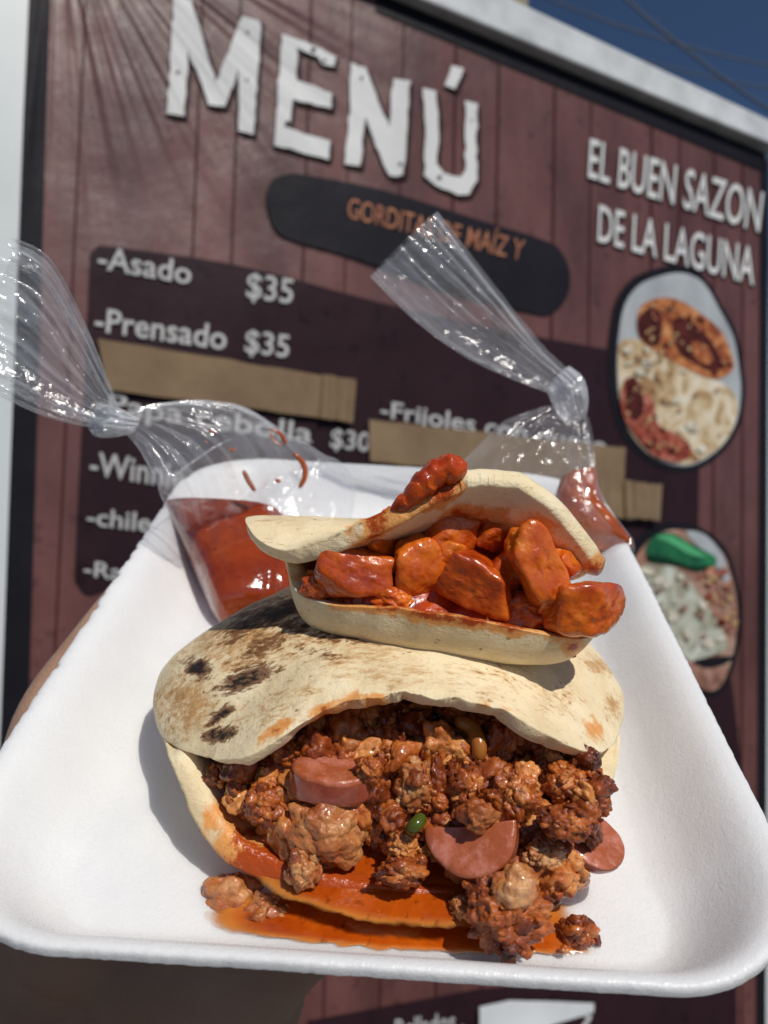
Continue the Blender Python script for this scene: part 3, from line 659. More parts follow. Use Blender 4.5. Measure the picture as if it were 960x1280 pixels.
g2, (g2t, g2b) = gordita(F2, (cx2, .034), ring2, lip2, low2, .030, st2, 'smaller upper gordita leaning on the lower one, filled with pork in red sauce', seed=4, lobes=.0008, byY=True, ring_low=ring2l, lowpow=12, thick=.0045, ragpow=18, lowthick=.0050)

# ------------------------------------------------------------------ lumps of filling
def blob_shape(kind, seed, lvl):
    D, F = ico(lvl); D = D.copy(); o = seed*3.7
    if kind == 'crumb':       # a clot of ground meat
        w_ = D+.22*np.stack([fbm(D*3+o+k*9, 2, seed+k) for k in range(3)], 1); r = 1+.38*fbm(D*1.5+o, 2, seed)-.36*(worley(w_*2.1+o, seed)-.45)-.13*(worley(w_*5+o, seed+1)-.45)+.14*fbm(D*7+o, 3, seed)+.05*fbm(D*22+o, 2, seed)
    elif kind == 'crumbs':    # coarse, for small bits
        w_ = D+.3*np.stack([fbm(D*3+o+k*9, 2, seed+k) for k in range(3)], 1); r = 1+.42*fbm(D*1.6+o, 2, seed)-.45*(worley(w_*1.6+o, seed)-.5)+.24*fbm(D*4+o, 3, seed)
    elif kind == 'smooth':    # a rounded piece of meat
        w_ = D+.25*np.stack([fbm(D*2+o+k*9, 2, seed+k) for k in range(3)], 1); r = 1+.42*fbm(D*1.3+o, 2, seed)+.12*fbm(D*4+o, 3, seed)-.26*(worley(w_*1.9+o, seed)-.45)+.03*fbm(D*16+o, 2, seed)
    else:                     # a diced cube of meat
        rg_ = np.random.default_rng(seed); A_ = [np.array(v, float) for v in ((1, 0, 0), (-1, 0, 0), (0, 1, 0), (0, -1, 0), (0, 0, 1), (0, 0, -1))]
        A_ = [v+rg_.normal(0, .20, 3) for v in A_]+[rg_.normal(0, 1, 3) for _ in range(3)]; acc = 0
        for k_, v in enumerate(A_):
            v = v/np.linalg.norm(v); acc = acc+np.maximum(0, D @ v/((.86 if k_ < 6 else 1.02)*rg_.uniform(.92, 1.08)))**8
        r = acc**(-1/8)*1.02*(1+.12*fbm(D*2+o, 2, seed)+.045*fbm(D*4+o, 3, seed)+.014*fbm(D*14*np.array([1, .35, 1])+o, 2, seed))
    return D*r[:, None], F
def lump(name, FR, px, py, Y, size, kind, mat, seed, rot=(0, 0, 0), lvl=5, label=None, cat=None, group=None, push=0, parent=None):
    p = FR.pixY(px, py, Y); pc = FR.cam(p); mm = -pc[2]/FPX/2
    S, F = blob_shape(kind, seed, lvl)
    # size = width across the picture, height in the picture, depth away from the camera
    Rm = rotm(*[math.radians(a) for a in rot])
    tb = np.zeros(len(S))
    if kind == 'crumb':
        rg_ = np.random.default_rng(seed+500); D0, _f = ico(3); VV = [S*.92]; FF = [list(f) for f in F]; TB = [tb]; o_ = len(S)
        for k_ in range(int(30+size[0]*.35)):
            d_ = rg_.normal(0, 1, 3); d_ /= np.linalg.norm(d_); j_ = np.argmax(S @ d_/np.linalg.norm(S, axis=1)); s2, f2 = blob_shape('crumbs', 700+k_ % 9, 3); z_ = rg_.choice([.08, .11, .14, .18, .26])*min(1.2, 62/size[0])
            VV.append((s2*z_*rg_.uniform(.55, 1.6, 3)) @ rotm(*rg_.uniform(0, 6, 3)).T+S[j_]*rg_.uniform(.74, .96)); FF += [[q+o_ for q in f] for f in f2]; o_ += len(s2); TB.append(np.full(len(s2), rg_.uniform(-.38, .38)))
        S, F, tb = np.vstack(VV), FF, np.concatenate(TB)
    S = (S*np.array([size[0], size[2], size[1]])*mm*1.02) @ Rm.T          # x right, y away, z up
    S = S[:, [0, 2, 1]]*np.array([1, 1, -1])
    pc = pc-np.array([0, 0, 1])*push
    tint = np.clip(.5+.4*fbm(S/mm/size[0]*1.2+seed, 2, seed+3)+((seed*37) % 10-5)*.035+tb, 0, 1)
    o = mk(name, W(S+pc), F, mat, parent, tint=tint)
    if parent is None: tag(o, label, cat, group)
    return o

# lower filling: a lumpy bed of minced meat, crumbs over it, then the pieces one can tell apart
YS = np.array([840, 860, 900, 950, 1000, 1050, 1100, 1150, 1190.]); YV = np.array([-.046, -.053, -.064, -.074, -.082, -.088, -.095, -.1005, -.104])
def Yf(y): return float(np.interp(y, YS, YV))
prof = np.array([TR.pixY(500, y, Yf(y))[1:] for y in YS])[::-1]      # (Y, h), Y rising
print('fill profile', np.round(prof*1000, 1))
nx, ny = 220, 170
gx = np.linspace(-.056, .063, nx); gy = np.linspace(-.099, .0, ny); GX, GY = np.meshgrid(gx, gy, indexing='ij')
hh = np.interp(GY, prof[:, 0], prof[:, 1]-.0030); hh = np.minimum(hh, .036)
fp = np.array([TR.pixY(x, y, Yf(y)) for x, y in ((262, 975), (290, 1012), (350, 1040), (400, 1062), (450, 1036), (530, 1066), (570, 1092), (600, 1125), (660, 1135), (700, 1105), (735, 1060), (752, 1000), (760, 960))])
front = np.interp(GX, fp[:, 0], fp[:, 1])    # the heap ends further back at the sides
hh = hh*sstep(0, .010, GY-front)+.001
ra_, rr_, rh_, rw_ = polar([(x, y, h, 1) for x, y, h in ring1]+[lp(px, py, h)+(0,) for px, py, h in lip1], LC)
rho_ = np.hypot(GX-LC[0], GY-LC[1])/pin(np.arctan2(GY-LC[1], GX-LC[0]) % (2*math.pi), ra_, rr_)
hh = np.where(GY > -.068, np.minimum(hh, .011+.026*np.clip(1-rho_**2, 0, 1)), hh)
def mouth_bowl(FR, pts, ring, c, inset, byY=False):
    at = FR.pixY if byY else FR.pix
    P = [(x, y, h, 0) for x, y, h in ring]+[(*at(*q), 0) for q in pts]; a, r, h, w = polar(P, c)
    def f(X, Y): return np.hypot(X-c[0], Y-c[1]) < pin(np.arctan2(Y-c[1], X-c[0]) % (2*math.pi), a, r)-inset
    return f
keep = mouth_bowl(TR, low1, ring1, LC, .0060)(GX, GY) & ((GY > front-.001) & (GX > fp[0, 0]) & (GX < fp[-1, 0]) | (GY > -.06))
def closed(GX, GY, hh, keep, z0):
    nx, ny = GX.shape; V = np.stack([GX, GY, hh], 2).reshape(-1, 3); F = []; k = keep
    ok = k[:-1, :-1] & k[1:, :-1] & k[:-1, 1:] & k[1:, 1:]; off = nx*ny; Vb = V.copy(); Vb[:, 2] = z0; E = {}
    for i, j in zip(*np.nonzero(ok)):
        q = (i*ny+j, (i+1)*ny+j, (i+1)*ny+j+1, i*ny+j+1); F.append(q)
        for a, b in zip(q, q[1:]+q[:1]):
            if (b, a) in E: del E[(b, a)]
            else: E[(a, b)] = 1
    used = np.zeros(2*off, bool)
    F += [(b, a, a+off, b+off) for a, b in E]
    for f in F: used[list(f)] = True
    m = np.cumsum(used)-1; VV = np.vstack([V, Vb])[used]
    return VV, [tuple(int(m[i]) for i in f) for f in F]
q = np.stack([GX.ravel(), GY.ravel(), hh.ravel()], 1)
hh = hh+((.5-worley(q*190, 3))*.0055+(.5-worley(q*430, 5))*.0022+fbm(q*120, 3, 2)*.0030).reshape(nx, ny)*sstep(.001, .006, hh)
hh = np.maximum(hh, .0056)
V2, F = closed(GX, GY, hh, keep, .0040)
bed = mk('minced_meat', TR.toworld(V2), F, M['mince'], tint=np.clip(.45+.5*fbm(V2*300, 2, 4), 0, 1))
tag(bed, 'oily browned minced meat packed inside the lower gordita', 'minced meat', kind='stuff')
protos = [blob_shape('crumbs', 40+i, 4) for i in range(16)]
mpoly = [(262, 960), (300, 948), (352, 920), (400, 897), (445, 880), (505, 874), (575, 880), (630, 893), (660, 912), (705, 938), (742, 948), (752, 985), (748, 1035), (738, 1078), (700, 1110), (680, 1150), (600, 1160), (585, 1095), (540, 1066), (480, 1060), (430, 1045), (390, 1085), (355, 1075), (345, 1040), (300, 1022), (278, 990)]
def inside(x, y, P):
    c = False; j = len(P)-1
    for i in range(len(P)):
        if (P[i][1] > y) != (P[j][1] > y) and x < (P[j][0]-P[i][0])*(y-P[i][1])/(P[j][1]-P[i][1])+P[i][0]: c = not c
        j = i
    return c
AV = []; AF = []; AT = []; off = 0; cnt = 0
while cnt < 1350:
    x, y = random.uniform(255, 760), random.uniform(868, 1180)
    if not inside(x, y, mpoly): continue
    cnt += 1
    S, F = protos[cnt % 16]; sz = random.choice([4, 5, 5, 6, 7, 8, 9, 11, 14, 18])*random.uniform(.8, 1.2)*(.0002)
    p = TR.pixY(x, y, Yf(y)+random.uniform(-.001, .0050)); p[2] = max(p[2], sz*.6)
    Q = rotm(*[random.uniform(0, 6.3) for _ in range(3)])
    v = (S*sz*np.array([random.uniform(.7, 1.7), 1, random.uniform(.5, 1.1)])) @ Q.T+p
    AV.append(v); AF += [[i+off for i in f] for f in F]; off += len(v); AT.append(np.full(len(v), random.choice([.1, .3, .45, .6, .75, 1.])))
cr = mk('meat_crumbs', TR.toworld(np.vstack(AV)), AF, M['mince'], tint=np.concatenate(AT))
tag(cr, 'small glistening crumbs of browned meat covering the lower filling', 'meat crumbs', kind='stuff')

GL = 'larger meat pieces in the lower gordita'
LOWER = [
 (436, 926, 58, 48, 45, 'smooth', 'pork', -.001, (0, 10, 5), 'pale rounded meat chunk under the top lip, above the pink sausage block'),
 (408, 1036, 96, 84, 70, 'smooth', 'pork', .004, (0, 25, 10), 'big pale folded meat chunk directly below the pink sausage block'),
 (325, 1005, 58, 62, 45, 'crumb', 'mince', .002, (0, 0, 0), 'reddish meat clump at the left corner of the lower mouth'),
 (302, 962, 44, 44, 40, 'smooth', 'mince', .002, (0, 0, 30), 'shaded meat piece tucked in the left corner of the lower mouth'),
 (360, 938, 58, 52, 45, 'crumb', 'mince', 0, (0, 30, 0), 'brown clump under the left half of the top lip'),
 (380, 1088, 54, 62, 45, 'crumb', 'pork', .003, (0, 0, 0), 'knobbly clump standing in grease left of centre under the big pale chunk'),
 (505, 1088, 76, 44, 50, 'crumb', 'mince', .003, (0, 0, 0), 'reddish clump standing in grease left of the sausage half-disc'),
 (505, 1055, 46, 42, 40, 'crumb', 'mince', .002, (0, 40, 0), 'small red clump behind the greasy clump at centre'),
 (520, 982, 62, 66, 45, 'crumb', 'pork', .002, (0, 0, 0), 'tan crumbly clump in the centre of the lower filling'),
 (580, 985, 52, 62, 45, 'crumb', 'mince', .002, (0, 20, 0), 'ragged reddish clump above the sausage half-disc'),
 (596, 1020, 48, 36, 35, 'smooth', 'pork', .012, (0, 0, 0), 'small tan chunk lying on top of the sausage half-disc'),
 (640, 990, 72, 88, 55, 'crumb', 'mince', .003, (0, 0, 0), 'large orange brown clump right of centre in the lower filling'),
 (700, 975, 60, 52, 45, 'crumb', 'mince', .001, (0, 0, 0), 'brown clump near the right corner of the lower mouth'),
 (708, 1028, 80, 52, 50, 'crumb', 'mince', .012, (0, 15, 0), 'brown clump above the sausage slice sticking out at right'),
 (678, 1066, 62, 52, 50, 'crumb', 'pork', .004, (0, 0, 0), 'grey tan clump between the two sausage slices at right'),
 (693, 1100, 66, 58, 45, 'crumb', 'mince', 0, (0, 0, 0), 'dark crumbly clump below the sausage slice sticking out at right'),
 (632, 1140, 126, 118, 80, 'crumb', 'mince', .006, (0, 10, 0), 'biggest meat clump resting at the front edge of the grease'),
 (644, 1108, 54, 46, 40, 'smooth', 'pork', .012, (0, 0, 10), 'pale knob on top of the biggest front meat clump'),
 (575, 1135, 34, 36, 30, 'crumb', 'pork', .002, (0, 0, 0), 'small tan crumb stuck to the left side of the biggest front clump'),
 (480, 940, 50, 44, 40, 'crumb', 'mince', -.002, (0, 0, 0), 'dark clump behind the pink sausage block, in shade'),
 (555, 935, 56, 44, 40, 'smooth', 'mince', -.003, (0, 0, 0), 'shaded rounded chunk under the middle of the top lip'),
 (620, 925, 50, 40, 40, 'crumb', 'mince', -.003, (0, 0, 0), 'shaded clump right of the pepper strip'),
 (462, 962, 40, 42, 30, 'crumb', 'mince', .012, (0, 0, 0), 'small clump overlapping the right end of the pink sausage block'),
]
for i, (x, y, w, h, d, k, m, up, rot, lab) in enumerate(LOWER):
    w, h = (w*.82, h*.82) if k == 'crumb' else (w, h)
    lump('meat_chunk', TR, x, y, Yf(y)-up*.5, (w, h, d), k, M[m], 60+i, rot, 6 if w > 90 else 5, lab, 'meat', GL)
# spilled on the tray
lump('meat_chunk', TR, 288, 1118, -.0935, (64, 54, 50), 'smooth', M['pork'], 91, (0, 0, 0), 5, 'round orange meat chunk spilled on the tray at far left of the grease', 'meat', 'meat spilled on the tray')
lump('meat_chunk', TR, 333, 1142, -.0975, (60, 44, 44), 'crumb', M['pork'], 92, (0, 0, 0), 5, 'knobbly meat crumb in the grease beside the round spilled chunk', 'meat', 'meat spilled on the tray')
lump('meat_chunk', TR, 722, 1164, -.0995, (42, 36, 34), 'crumb', M['mince'], 93, (0, 0, 0), 5, 'small meat crumb at the right tip of the grease pool', 'meat', 'meat spilled on the tray')
lump('meat_chunk', TR, 706, 1186, -.104, (12, 8, 10), 'crumbs', M['mince'], 94, (0, 0, 0), 4, 'tiniest brown crumb at the right edge of the grease pool', 'meat', 'meat spilled on the tray')

# sausage: a disc or a part of one with a skin round its rim
def sausage(px, py, Y, Rpx, thpx, arc, rot, label, seed, sq=1.):
    p = TR.pixY(px, py, Y); pc = TR.cam(p); mm = -pc[2]/FPX
    Rr, th = Rpx*mm, thpx*mm; root = empty('sausage_slice', W(pc)); tag(root, label, 'sausage', 'sausage slices in the lower gordita')
    a0, a1 = [math.radians(a) for a in arc]; full = abs(a1-a0) > 6.2
    K = 64; aa = np.linspace(a0, a1, K); b = th*.16
    prof_ = [(0, th/2), (.4, th/2), (.75, th/2), (1-b/Rr, th/2), (1-b/Rr*.3, th/2-b*.3), (1, th/2-b), (1, 0), (1, -th/2+b), (1-b/Rr*.3, -th/2+b*.3), (1-b/Rr, -th/2), (.75, -th/2), (.4, -th/2), (0, -th/2)]
    def ring(profi):
        V = []
        for a in aa:
            for r, z in profi: V.append((Rr*r*math.cos(a), Rr*r*math.sin(a)*sq, z))
        V = np.array(V); V[:, 2] += fbm(V*260+seed, 2, seed)*.0006*np.sign(V[:, 2]+1e-9); V[:, :2] *= (1+.05*fbm(V*150+seed, 3, seed+1))[:, None]
        return V
    Rm = rotm(*[math.radians(a) for a in rot]); m = len(prof_)
    V = ring(prof_); F = grid_faces(K, m)
    if not full: F += [tuple(range(m)), tuple((K-1)*m+j for j in range(m))[::-1]]
    P = (V @ Rm.T)[:, [0, 2, 1]]*np.array([1, 1, -1])+pc
    o = mk('flesh', W(P), F, M['saus'], root, tint=np.clip(.5+.6*fbm(V*300, 3, seed), 0, 1))
    bm = bmesh.new(); bm.from_mesh(o.data); bmesh.ops.remove_doubles(bm, verts=bm.verts, dist=1e-7); bmesh.ops.recalc_face_normals(bm, faces=bm.faces); bm.to_mesh(o.data); bm.free()
    bv = o.modifiers.new('b', 'BEVEL'); bv.width = .0008; bv.segments = 3; bv.limit_method = 'ANGLE'; bv.angle_limit = math.radians(50)
    sk = [(1.012, th/2-b*1.1), (1.022, th*.2), (1.022, -th*.2), (1.012, -th/2+b*1.1)]
    V = ring(sk); P = (V @ Rm.T)[:, [0, 2, 1]]*np.array([1, 1, -1])+pc
    mk('skin', W(P), grid_faces(K, 4), M['sausskin'], root, tint=np.full(len(P), .5))
# rot: x right, y away from the camera, z up
sausage(415, 974, Yf(972)-.003, 52, 36, (0, 360), (8, 6, 0), 'pink sausage block with flat top in the left of the filling', 3, .75)
sausage(590, 1036, Yf(1050)-.001, 58, 30, (176, 364), (58, -10, -12), 'half-disc of pink sausage in the middle of the lower filling', 8)
sausage(742, 1054, Yf(1050)+.001, 38, 14, (0, 360), (38, 20, 0), 'thin pink sausage slice sticking out of the right side', 12, .95)
# vegetables
def strip(name, FR, pts, r, flat, mat, label, cat):
    P = [FR.cam(FR.pixY(x, y, Y)) for x, y, Y in pts]; P = np.array(P)
    t = np.linspace(0, len(P)-1, 18); P = np.stack([np.interp(t, range(len(P)), P[:, k]) for k in range(3)], 1)
    for _ in range(4): P[1:-1] = (P[:-2]+2*P[1:-1]+P[2:])/4
    V, F = tube(P, r, 14, rad=[r*math.sqrt(max(.05, 1-(2*i/17-1)**6)) for i in range(18)])
    o = mk(name, W(V), F, mat); tag(o, label, cat); return o
strip('green_chile', TR, [(512, 1038, Yf(1035)-.004), (519, 1032, Yf(1035)-.005), (529, 1020, Yf(1035)-.002)], .0016, 1, M['chile'], 'bit of green chile between the red clump and the sausage half-disc', 'chile')
strip('cooked_pepper_strip', TR, [(568, 900, Yf(900)-.003), (590, 908, Yf(900)-.004), (600, 930, Yf(930)-.003), (598, 952, Yf(950)-.001)], .0019, 1, M['pepper'], 'curved orange brown pepper strip under the top lip', 'pepper')

# grease pool on the tray and oil on the lower tortilla
def pool(name, pts, h, mat, label, dome=.0010, seed=0, hfun=None):
    P = smoothpoly(pts, 8)+0; NZ = np.stack([fbm(np.stack([P[:, 0]*.09, P[:, 1]*.09, P[:, 0]*0+k_], 1), 3, seed) for k_ in (0, 9)], 1)*6; TT_ = []; ctr = P.mean(0); K = len(P); NR = 26; V = []
    for i in range(K):
        for j in range(NR):
            t = 1-(1-(j/(NR-1)))**1.6
            x, y = ctr+(P[i]-ctr)*t+NZ[i]*t**6; hz = (hfun(x, y) if hfun else h)+dome*math.sqrt(max(0, 1-t**6))-(.0005 if j == NR-1 else 0)
            V.append(TR.pix(x, y, hz)); TT_.append(max(0, (t-.72)/.28)**1.6)
    V = np.array(V); V[:, 2] += fbm(V*110+seed, 2, seed)*.00012
    o = mk(name, TR.toworld(V), grid_faces(K, NR, True), mat, tint=TT_); tag(o, label, 'grease', kind='stuff'); return o
pool('grease_pool', [(253, 1142), (262, 1132), (300, 1118), (360, 1120), (440, 1130), (560, 1140), (680, 1140), (712, 1128), (724, 1148), (745, 1176), (745, 1190), (715, 1193), (650, 1192), (560, 1191), (470, 1186), (380, 1177), (320, 1170), (275, 1160)], .0002, M['oil'], 'orange grease pooled on the tray in front of the lower gordita', .0008, 1)
pool('grease_film', [(318, 1062), (360, 1040), (440, 1020), (540, 1060), (660, 1090), (690, 1140), (640, 1156), (560, 1160), (470, 1154), (410, 1141), (350, 1118), (315, 1090)], .0068, M['oil'], 'orange grease covering the inside of the lower tortilla flap', .0006, 5)

lump('tortilla_scrap', TR, 482, 1136, -.0985, (78, 18, 26), 'smooth', M['scrap'], 171, (0, 0, 0), 5, 'pale scrap of dough lying in the orange grease at the front', 'dough')
# upper filling
RP = [
 ('A', 440, 712, 106, 78, 56, 'cube', (0, 8, 6), .006, 'broad diced pork piece at the left end of the upper filling'),
 ('B', 521, 706, 78, 94, 56, 'cube', (0, -6, 20), .007, 'pork piece with a bright glint second from the left in the upper filling'),
 ('C', 568, 660, 84, 62, 56, 'cube', (0, 14, 10), .012, 'pork piece high up at the back under the raised flap'),
 ('D', 598, 726, 94, 72, 56, 'cube', (0, 20, -10), .003, 'tapered pork piece in the middle resting on the lower lip'),
 ('E', 672, 702, 70, 112, 58, 'cube', (0, -34, 10), .000, 'long pork piece slanting down to the right in front of the others'),
 ('F', 726, 760, 96, 76, 56, 'cube', (0, 10, 8), -.002, 'large pork piece bulging out at the right end of the upper gordita'),
 ('G', 655, 762, 90, 54, 50, 'smooth', (0, 5, 0), .004, 'low sauce-covered pork piece between the middle and right pieces'),
 ('K', 560, 690, 60, 50, 44, 'cube', (20, 10, 40), .009, 'small pork piece between the glinting piece and the tapered middle piece'),
 ('L', 706, 700, 50, 56, 40, 'cube', (5, -20, 40), .008, 'small pork piece under the right end of the raised flap'),
 ('M', 398, 728, 44, 40, 36, 'smooth', (0, 0, 0), .006, 'saucy lump at the far left corner of the upper filling'),
 ('N', 622, 664, 56, 50, 40, 'cube', (30, 10, 20), .011, 'small pork piece behind the top of the long slanting piece'),
 ('O', 476, 676, 56, 46, 40, 'cube', (0, 30, 60), .010, 'small pork piece behind the broad left piece'),
 ('P', 690, 742, 52, 48, 40, 'cube', (40, 0, 10), .000, 'small pork piece under the foot of the long slanting piece'),
 ('I', 632, 715, 58, 52, 44, 'cube', (10, 30, 20), .006, 'small pork piece wedged between the middle and the long slanting piece'),
 ('J', 492, 748, 60, 34, 40, 'smooth', (0, 0, 0), .003, 'low sauce-coated lump below the left pork pieces'),
 ('H', 500, 655, 70, 56, 50, 'smooth', (0, 0, 0), .016, 'shaded pork piece at the back left under the top tortilla'),
]
for i, (_, x, y, w, h, d, k, rot, Y, lab) in enumerate(RP):   # x, y, size, kind, turn, depth
    lump('pork_chunk', F2, x, y+3, Y+.004, (w*.90, h*.90, d), k, M['redpork'], 120+i, rot, 6, lab, 'pork', 'pork pieces in red sauce in the upper gordita')
# sauce bed behind and between them
nx, ny = 110, 80
gx = np.linspace(qq[0]+.003, q1[0]-.001, nx); gy = np.linspace(.003, .060, ny); GX, GY = np.meshgrid(gx, gy, indexing='ij')
hh = .0100+.019*sstep(.000, .020, GY)*sstep(0, .030, GX-gx[0])*sstep(0, .012, gx[-1]-GX)
q = np.stack([GX.ravel(), GY.ravel(), hh.ravel()], 1); hh = hh+((.5-worley(q*110, 3))*.004+fbm(q*160, 3, 2)*.0020).reshape(nx, ny)
V2, F = closed(GX, GY, hh, mouth_bowl(F2, low2, ring2l, (cx2, .034), .0045, True)(GX, GY), .004)
o = mk('red_sauce', F2.toworld(V2), F, M['redsauce'], tint=np.clip(.5+.5*fbm(V2*200, 2, 6), 0, 1))
tag(o, 'thick red chile sauce filling the gaps between the pork pieces', 'sauce', kind='stuff')
P = res([F2.cam(F2.pixY(x, y, Y)) for x, y, Y in ((580, 586, .0075), (562, 587, .0058), (545, 593, .0050), (532, 603, .0046), (520, 615, .0042), (506, 627, .0044), (490, 638, .0050))], 60)
ts = np.linspace(0, 1, 60); V, F = tube(P, 1, 40, rad=[.0041*math.sqrt(max(.02, 1-(2*t-1)**4))*(1.05-.55*t)*(1+.09*math.sin(t*14)+.05*math.sin(t*37+1)) for t in ts])
V = V+(fbm(V*330, 3, 4)*.0016)[:, None]*np.array([.5, 1, .3])+fbm(V*900+5, 2, 8)[:, None]*.0003
tag(mk('sauce_smear', W(V), F, M['redsauce'], tint=np.clip(.5+.5*fbm(V*200, 2, 3), 0, 1)), 'red sauce smeared along the top edge of the upper tortilla', 'sauce')

# ------------------------------------------------------------------ bags of salsa
def loft(name, Ls, Rs, th, mat, parent, pleat=(.25, .05), kp=7, seed=0, NS=90, NA=120, cap=False, flat=2.0, wr=.0010):
    L, R, T = res(Ls, NS), res(Rs, NS), res(np.array(th)[:, None], NS)[:, 0]
    a = np.linspace(0, 2*math.pi, NA+1)[:-1]; s = np.linspace(0, 1, NS); V = []
    for i in range(NS):
        mid, half = (L[i]+R[i])/2, (R[i]-L[i])/2; hl = np.linalg.norm(half)+1e-9
        nrm = np.cross(half/hl, (L[min(i+1, NS-1)]+R[min(i+1, NS-1)]-L[max(i-1, 0)]-R[max(i-1, 0)])); nrm /= np.linalg.norm(nrm)+1e-9
        if nrm[2] < 0: nrm = -nrm
        amp = pleat[0]+(pleat[1]-pleat[0])*min(1, s[i]*1.6)
        pn = fbm(np.stack([np.cos(a)*kp/2, np.sin(a)*kp/2, a*0+s[i]*1.3+seed], 1), 3, seed)
        pn = 1-2*np.abs(pn)          # sharp creases
        w = fbm(np.stack([np.cos(a)*hl*90, np.sin(a)*hl*90, a*0+s[i]*9], 1), 3, seed+5)*wr
        c, d = np.cos(a), np.sin(a)
        r = (np.abs(c)**flat+np.abs(d)**flat)**(-1/flat)
        k = r*(1-amp*.5+amp*pn*.5)
        V.append(mid+half*(c*np.where(np.abs(c) > .9, r, k))[:, None]+nrm*((d*k*T[i])+w+amp*pn*T[i]*.6)[:, None])
    V = np.vstack(V); F = grid_faces(NS, NA)
    F = [(i*NA+j, i*NA+(j+1) % NA, (i+1)*NA+(j+1) % NA, (i+1)*NA+j) for i in range(NS-1) for j in range(NA)]
    if cap:
        n = len(V); V = np.vstack([V, [V[:NA].mean(0)], [V[-NA:].mean(0)]])
        F += [(n, (j+1) % NA, j) for j in range(NA)]+[(n+1, (NS-1)*NA+j, (NS-1)*NA+(j+1) % NA) for j in range(NA)]
    return mk(name, W(V), F, mat, parent)
def cd(*P): return [campt(*p) for p in P]
def cth(px, py, h): return TR.cam(TR.pix(px, py, h))
def streak(parent, pts, r):
    P = res(cd(*pts), 16); r *= .7; V, F = tube(P, r, 8, rad=[r*math.sqrt(max(.04, 1-(2*i/15-1)**4)) for i in range(16)])
    V = (V-V.mean(0)); V += P.mean(0); return mk('salsa_streak', W(V), F, M['smear'], parent)

b1 = empty('salsa_bag', W(campt(140, 525, .275))); tag(b1, 'left knotted clear plastic bag holding dark red salsa, its tail flaring off the left edge', 'bag', 'knotted plastic bags of salsa')
L = cd((150, 535, .272), (168, 552, .272), (187, 585, .272), (204, 625, .274))+[cth(222, 668, .012), cth(244, 715, .009), cth(263, 757, .007), cth(276, 780, .003)]
Rr = cd((156, 518, .274), (198, 511, .284), (268, 511, .298), (338, 532, .310), (402, 566, .324), (440, 602, .334), (436, 660, .325), (400, 730, .30))
loft('bag_body', L, Rr, [.004, .008, .013, .015, .016, .015, .011, .003], M['film_left'], b1, (.55, .10), 9, 3, 120, 160)
L = [cth(210, 634, .013), cth(226, 676, .012), cth(247, 718, .009), cth(264, 755, .007), cth(275, 776, .004)]
Rr = cd((352, 640, .300), (372, 680, .300), (384, 720, .292), (372, 760, .280), (340, 776, .272))
loft('salsa', L, Rr, [.010, .014, .015, .011, .004], M['salsa'], b1, (.0, .04), 5, 7, 60, 90, cap=True, flat=2.6, wr=.0005)
loft('bag_tail', cd((150, 535, .272), (110, 534, .268), (55, 520, .262), (0, 496, .256), (-70, 466, .25)), cd((150, 514, .272), (132, 468, .268), (104, 400, .263), (64, 326, .258), (20, 300, .254)), [.004, .008, .011, .013, .014], M['film_tail'], b1, (.75, .35), 11, 9, 110, 170)
loft('knot', cd((112, 537, .271), (122, 546, .271), (140, 547, .271), (156, 543, .272), (168, 540, .273)), cd((128, 505, .271), (140, 506, .270), (152, 511, .270), (163, 517, .271), (174, 522, .273)), [.003, .0062, .0068, .0060, .0035], M['film_knot'], b1, (.35, .35), 8, 21, 40, 70)
loft('knot_collar', cd((114, 530, .266), (118, 541, .266), (132, 545, .266), (152, 536, .266)), cd((120, 528, .268), (126, 530, .268), (140, 527, .268), (156, 520, .268)), [.002, .003, .003, .002], M['film_knot'], b1, (.3, .3), 6, 23, 30, 40, cap=True)
for pts, r in [([(367, 566, .302), (379, 580, .303), (381, 596, .303), (374, 610, .303)], .0016), ([(304, 588, .290), (311, 602, .290), (319, 614, .290)], .0014), ([(336, 536, .298), (350, 542, .299), (358, 556, .3)], .0011),
               ([(338, 541, .298), (341, 550, .298), (352, 558, .298)], .0009), ([(286, 560, .288), (291, 563, .288), (296, 562, .288)], .0009), ([(344, 600, .297), (348, 601, .297), (350, 603, .297)], .0011), ([(257, 552, .284), (258, 553, .284), (259, 554, .284)], .0006), ([(262, 537, .284), (266, 540, .284), (270, 541, .284)], .0008)]:
    streak(b1, pts, r)

b2 = empty('salsa_bag', W(campt(705, 490, .325))); tag(b2, 'right knotted clear plastic bag with orange salsa behind the upper gordita', 'bag', 'knotted plastic bags of salsa')
loft('bag_body', cd((694, 506, .325), (668, 512, .325), (628, 528, .325), (596, 560, .325), (566, 600, .322), (580, 650, .315), (640, 700, .30)), cd((722, 500, .325), (736, 530, .325), (741, 565, .325), (743, 600, .322), (758, 636, .316), (792, 684, .308), (786, 694, .300)), [.005, .008, .013, .017, .017, .013, .003], M['film'], b2, (.6, .12), 9, 33, 110, 150)
loft('salsa', cd((700, 600, .322), (690, 632, .318), (700, 662, .312), (730, 692, .306)), cd((744, 592, .322), (755, 640, .316), (788, 682, .308), (784, 691, .306)), [.009, .012, .010, .003], M['salsa2'], b2, (.0, .05), 5, 37, 50, 80, cap=True, flat=2.4, wr=.0006)
loft('bag_tail', cd((688, 492, .325), (640, 474, .322), (580, 446, .318), (520, 402, .314), (462, 346, .31)), cd((716, 470, .325), (672, 428, .322), (628, 374, .318), (588, 322, .314), (546, 266, .31)), [.004, .008, .011, .012, .010], M['film_tail'], b2, (.6, .22), 9, 41, 110, 160)
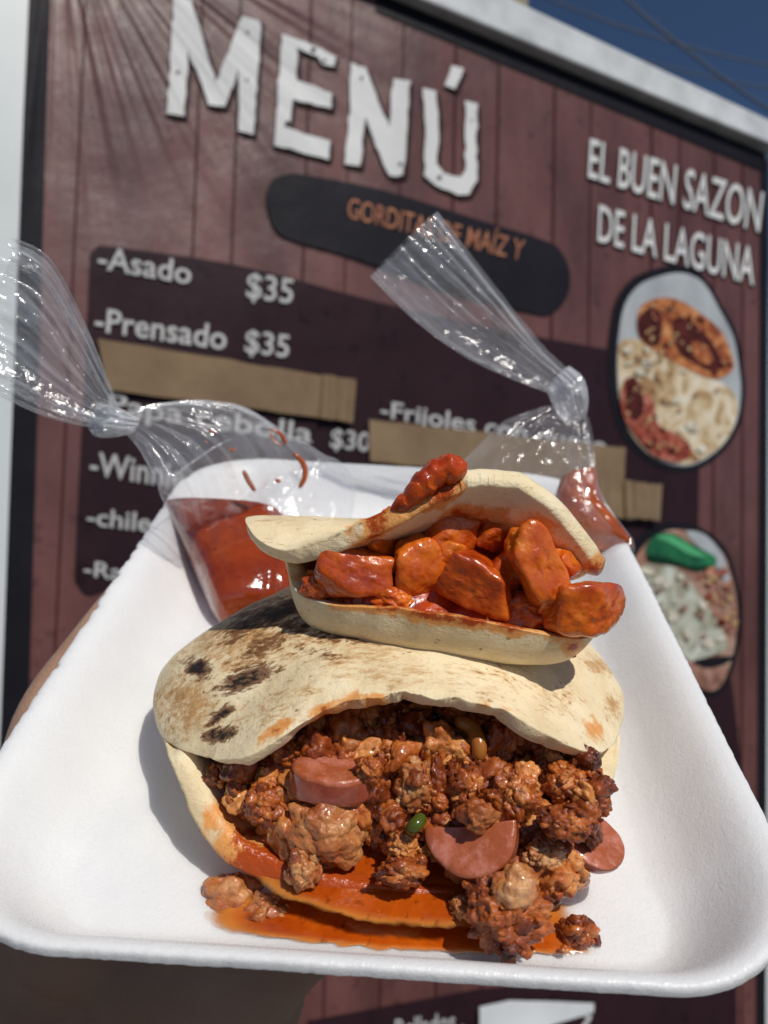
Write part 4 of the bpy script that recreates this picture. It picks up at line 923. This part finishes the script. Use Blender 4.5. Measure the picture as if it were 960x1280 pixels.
loft('knot', cd((682, 486, .324), (688, 500, .323), (696, 516, .323), (706, 530, .324)), cd((712, 458, .324), (728, 474, .322), (734, 496, .322), (730, 522, .324)), [.004, .0075, .0075, .004], M['film_knot'], b2, (.35, .35), 8, 45, 40, 70)

# ------------------------------------------------------------------ the hand under the tray
def hand():
    parts = []
    def limb(pts, rads, n=14):
        K = 24; P = res(pts, K); rr = res(np.array(rads)[:, None], K)[:, 0]; V, F = tube(P, 1, n, rad=rr); parts.append((V, F))
        for c, r in ((P[0], rr[0]), (P[-1], rr[-1])):
            S, Fs = ico(3); parts.append((S*r+c, Fs))
    z = -.0035
    limb([(-.0985, .052, -.004), (-.0995, .030, -.006), (-.1020, .002, -.008), (-.1035, -.030, -.012), (-.095, -.055, -.024), (-.078, -.078, -.036)], [.0080, .0098, .0106, .0124, .0165, .0200])
    for x0, x1, ln, r in ((-.062, -.045, .055, .0095), (-.038, -.018, .068, .0098), (-.016, .008, .060, .0092), (.004, .032, .040, .0080)):
        limb([(-.050+(x0+.04)*.35, -.084, -.046), (x0, -.050, z-.021), (x0*.5+x1*.5, -.005, z-r-.004), (x1, ln*.55, z-r-.002), (x1+.002, ln, z-r*.8-.001)], [.018, .0135, r*1.12, r, r*.82])
    limb([(-.045, -.062, -.032), (-.055, -.076, -.060), (-.066, -.092, -.110), (-.085, -.16, -.26)], [.026, .028, .027, .036])
    limb([(-.030, -.068, -.030), (-.038, -.080, -.060)], [.020, .022]); limb([(-.088, -.070, -.040), (-.094, -.082, -.075)], [.022, .026])
    V = []; F = []; off = 0
    for v, f in parts: V.append(v); F += [[i+off for i in q] for q in f]; off += len(v)
    o = mk('person', TR.toworld(np.vstack(V)), F, M['skin'])
    r = o.modifiers.new('r', 'REMESH'); r.mode = 'VOXEL'; r.voxel_size = .0016; r.use_smooth_shade = True
    m = o.modifiers.new('s', 'SMOOTH'); m.iterations = 8; m.factor = .6
    tag(o, 'bare hand holding the foam tray from below, thumb along the left side', 'person')
hand()
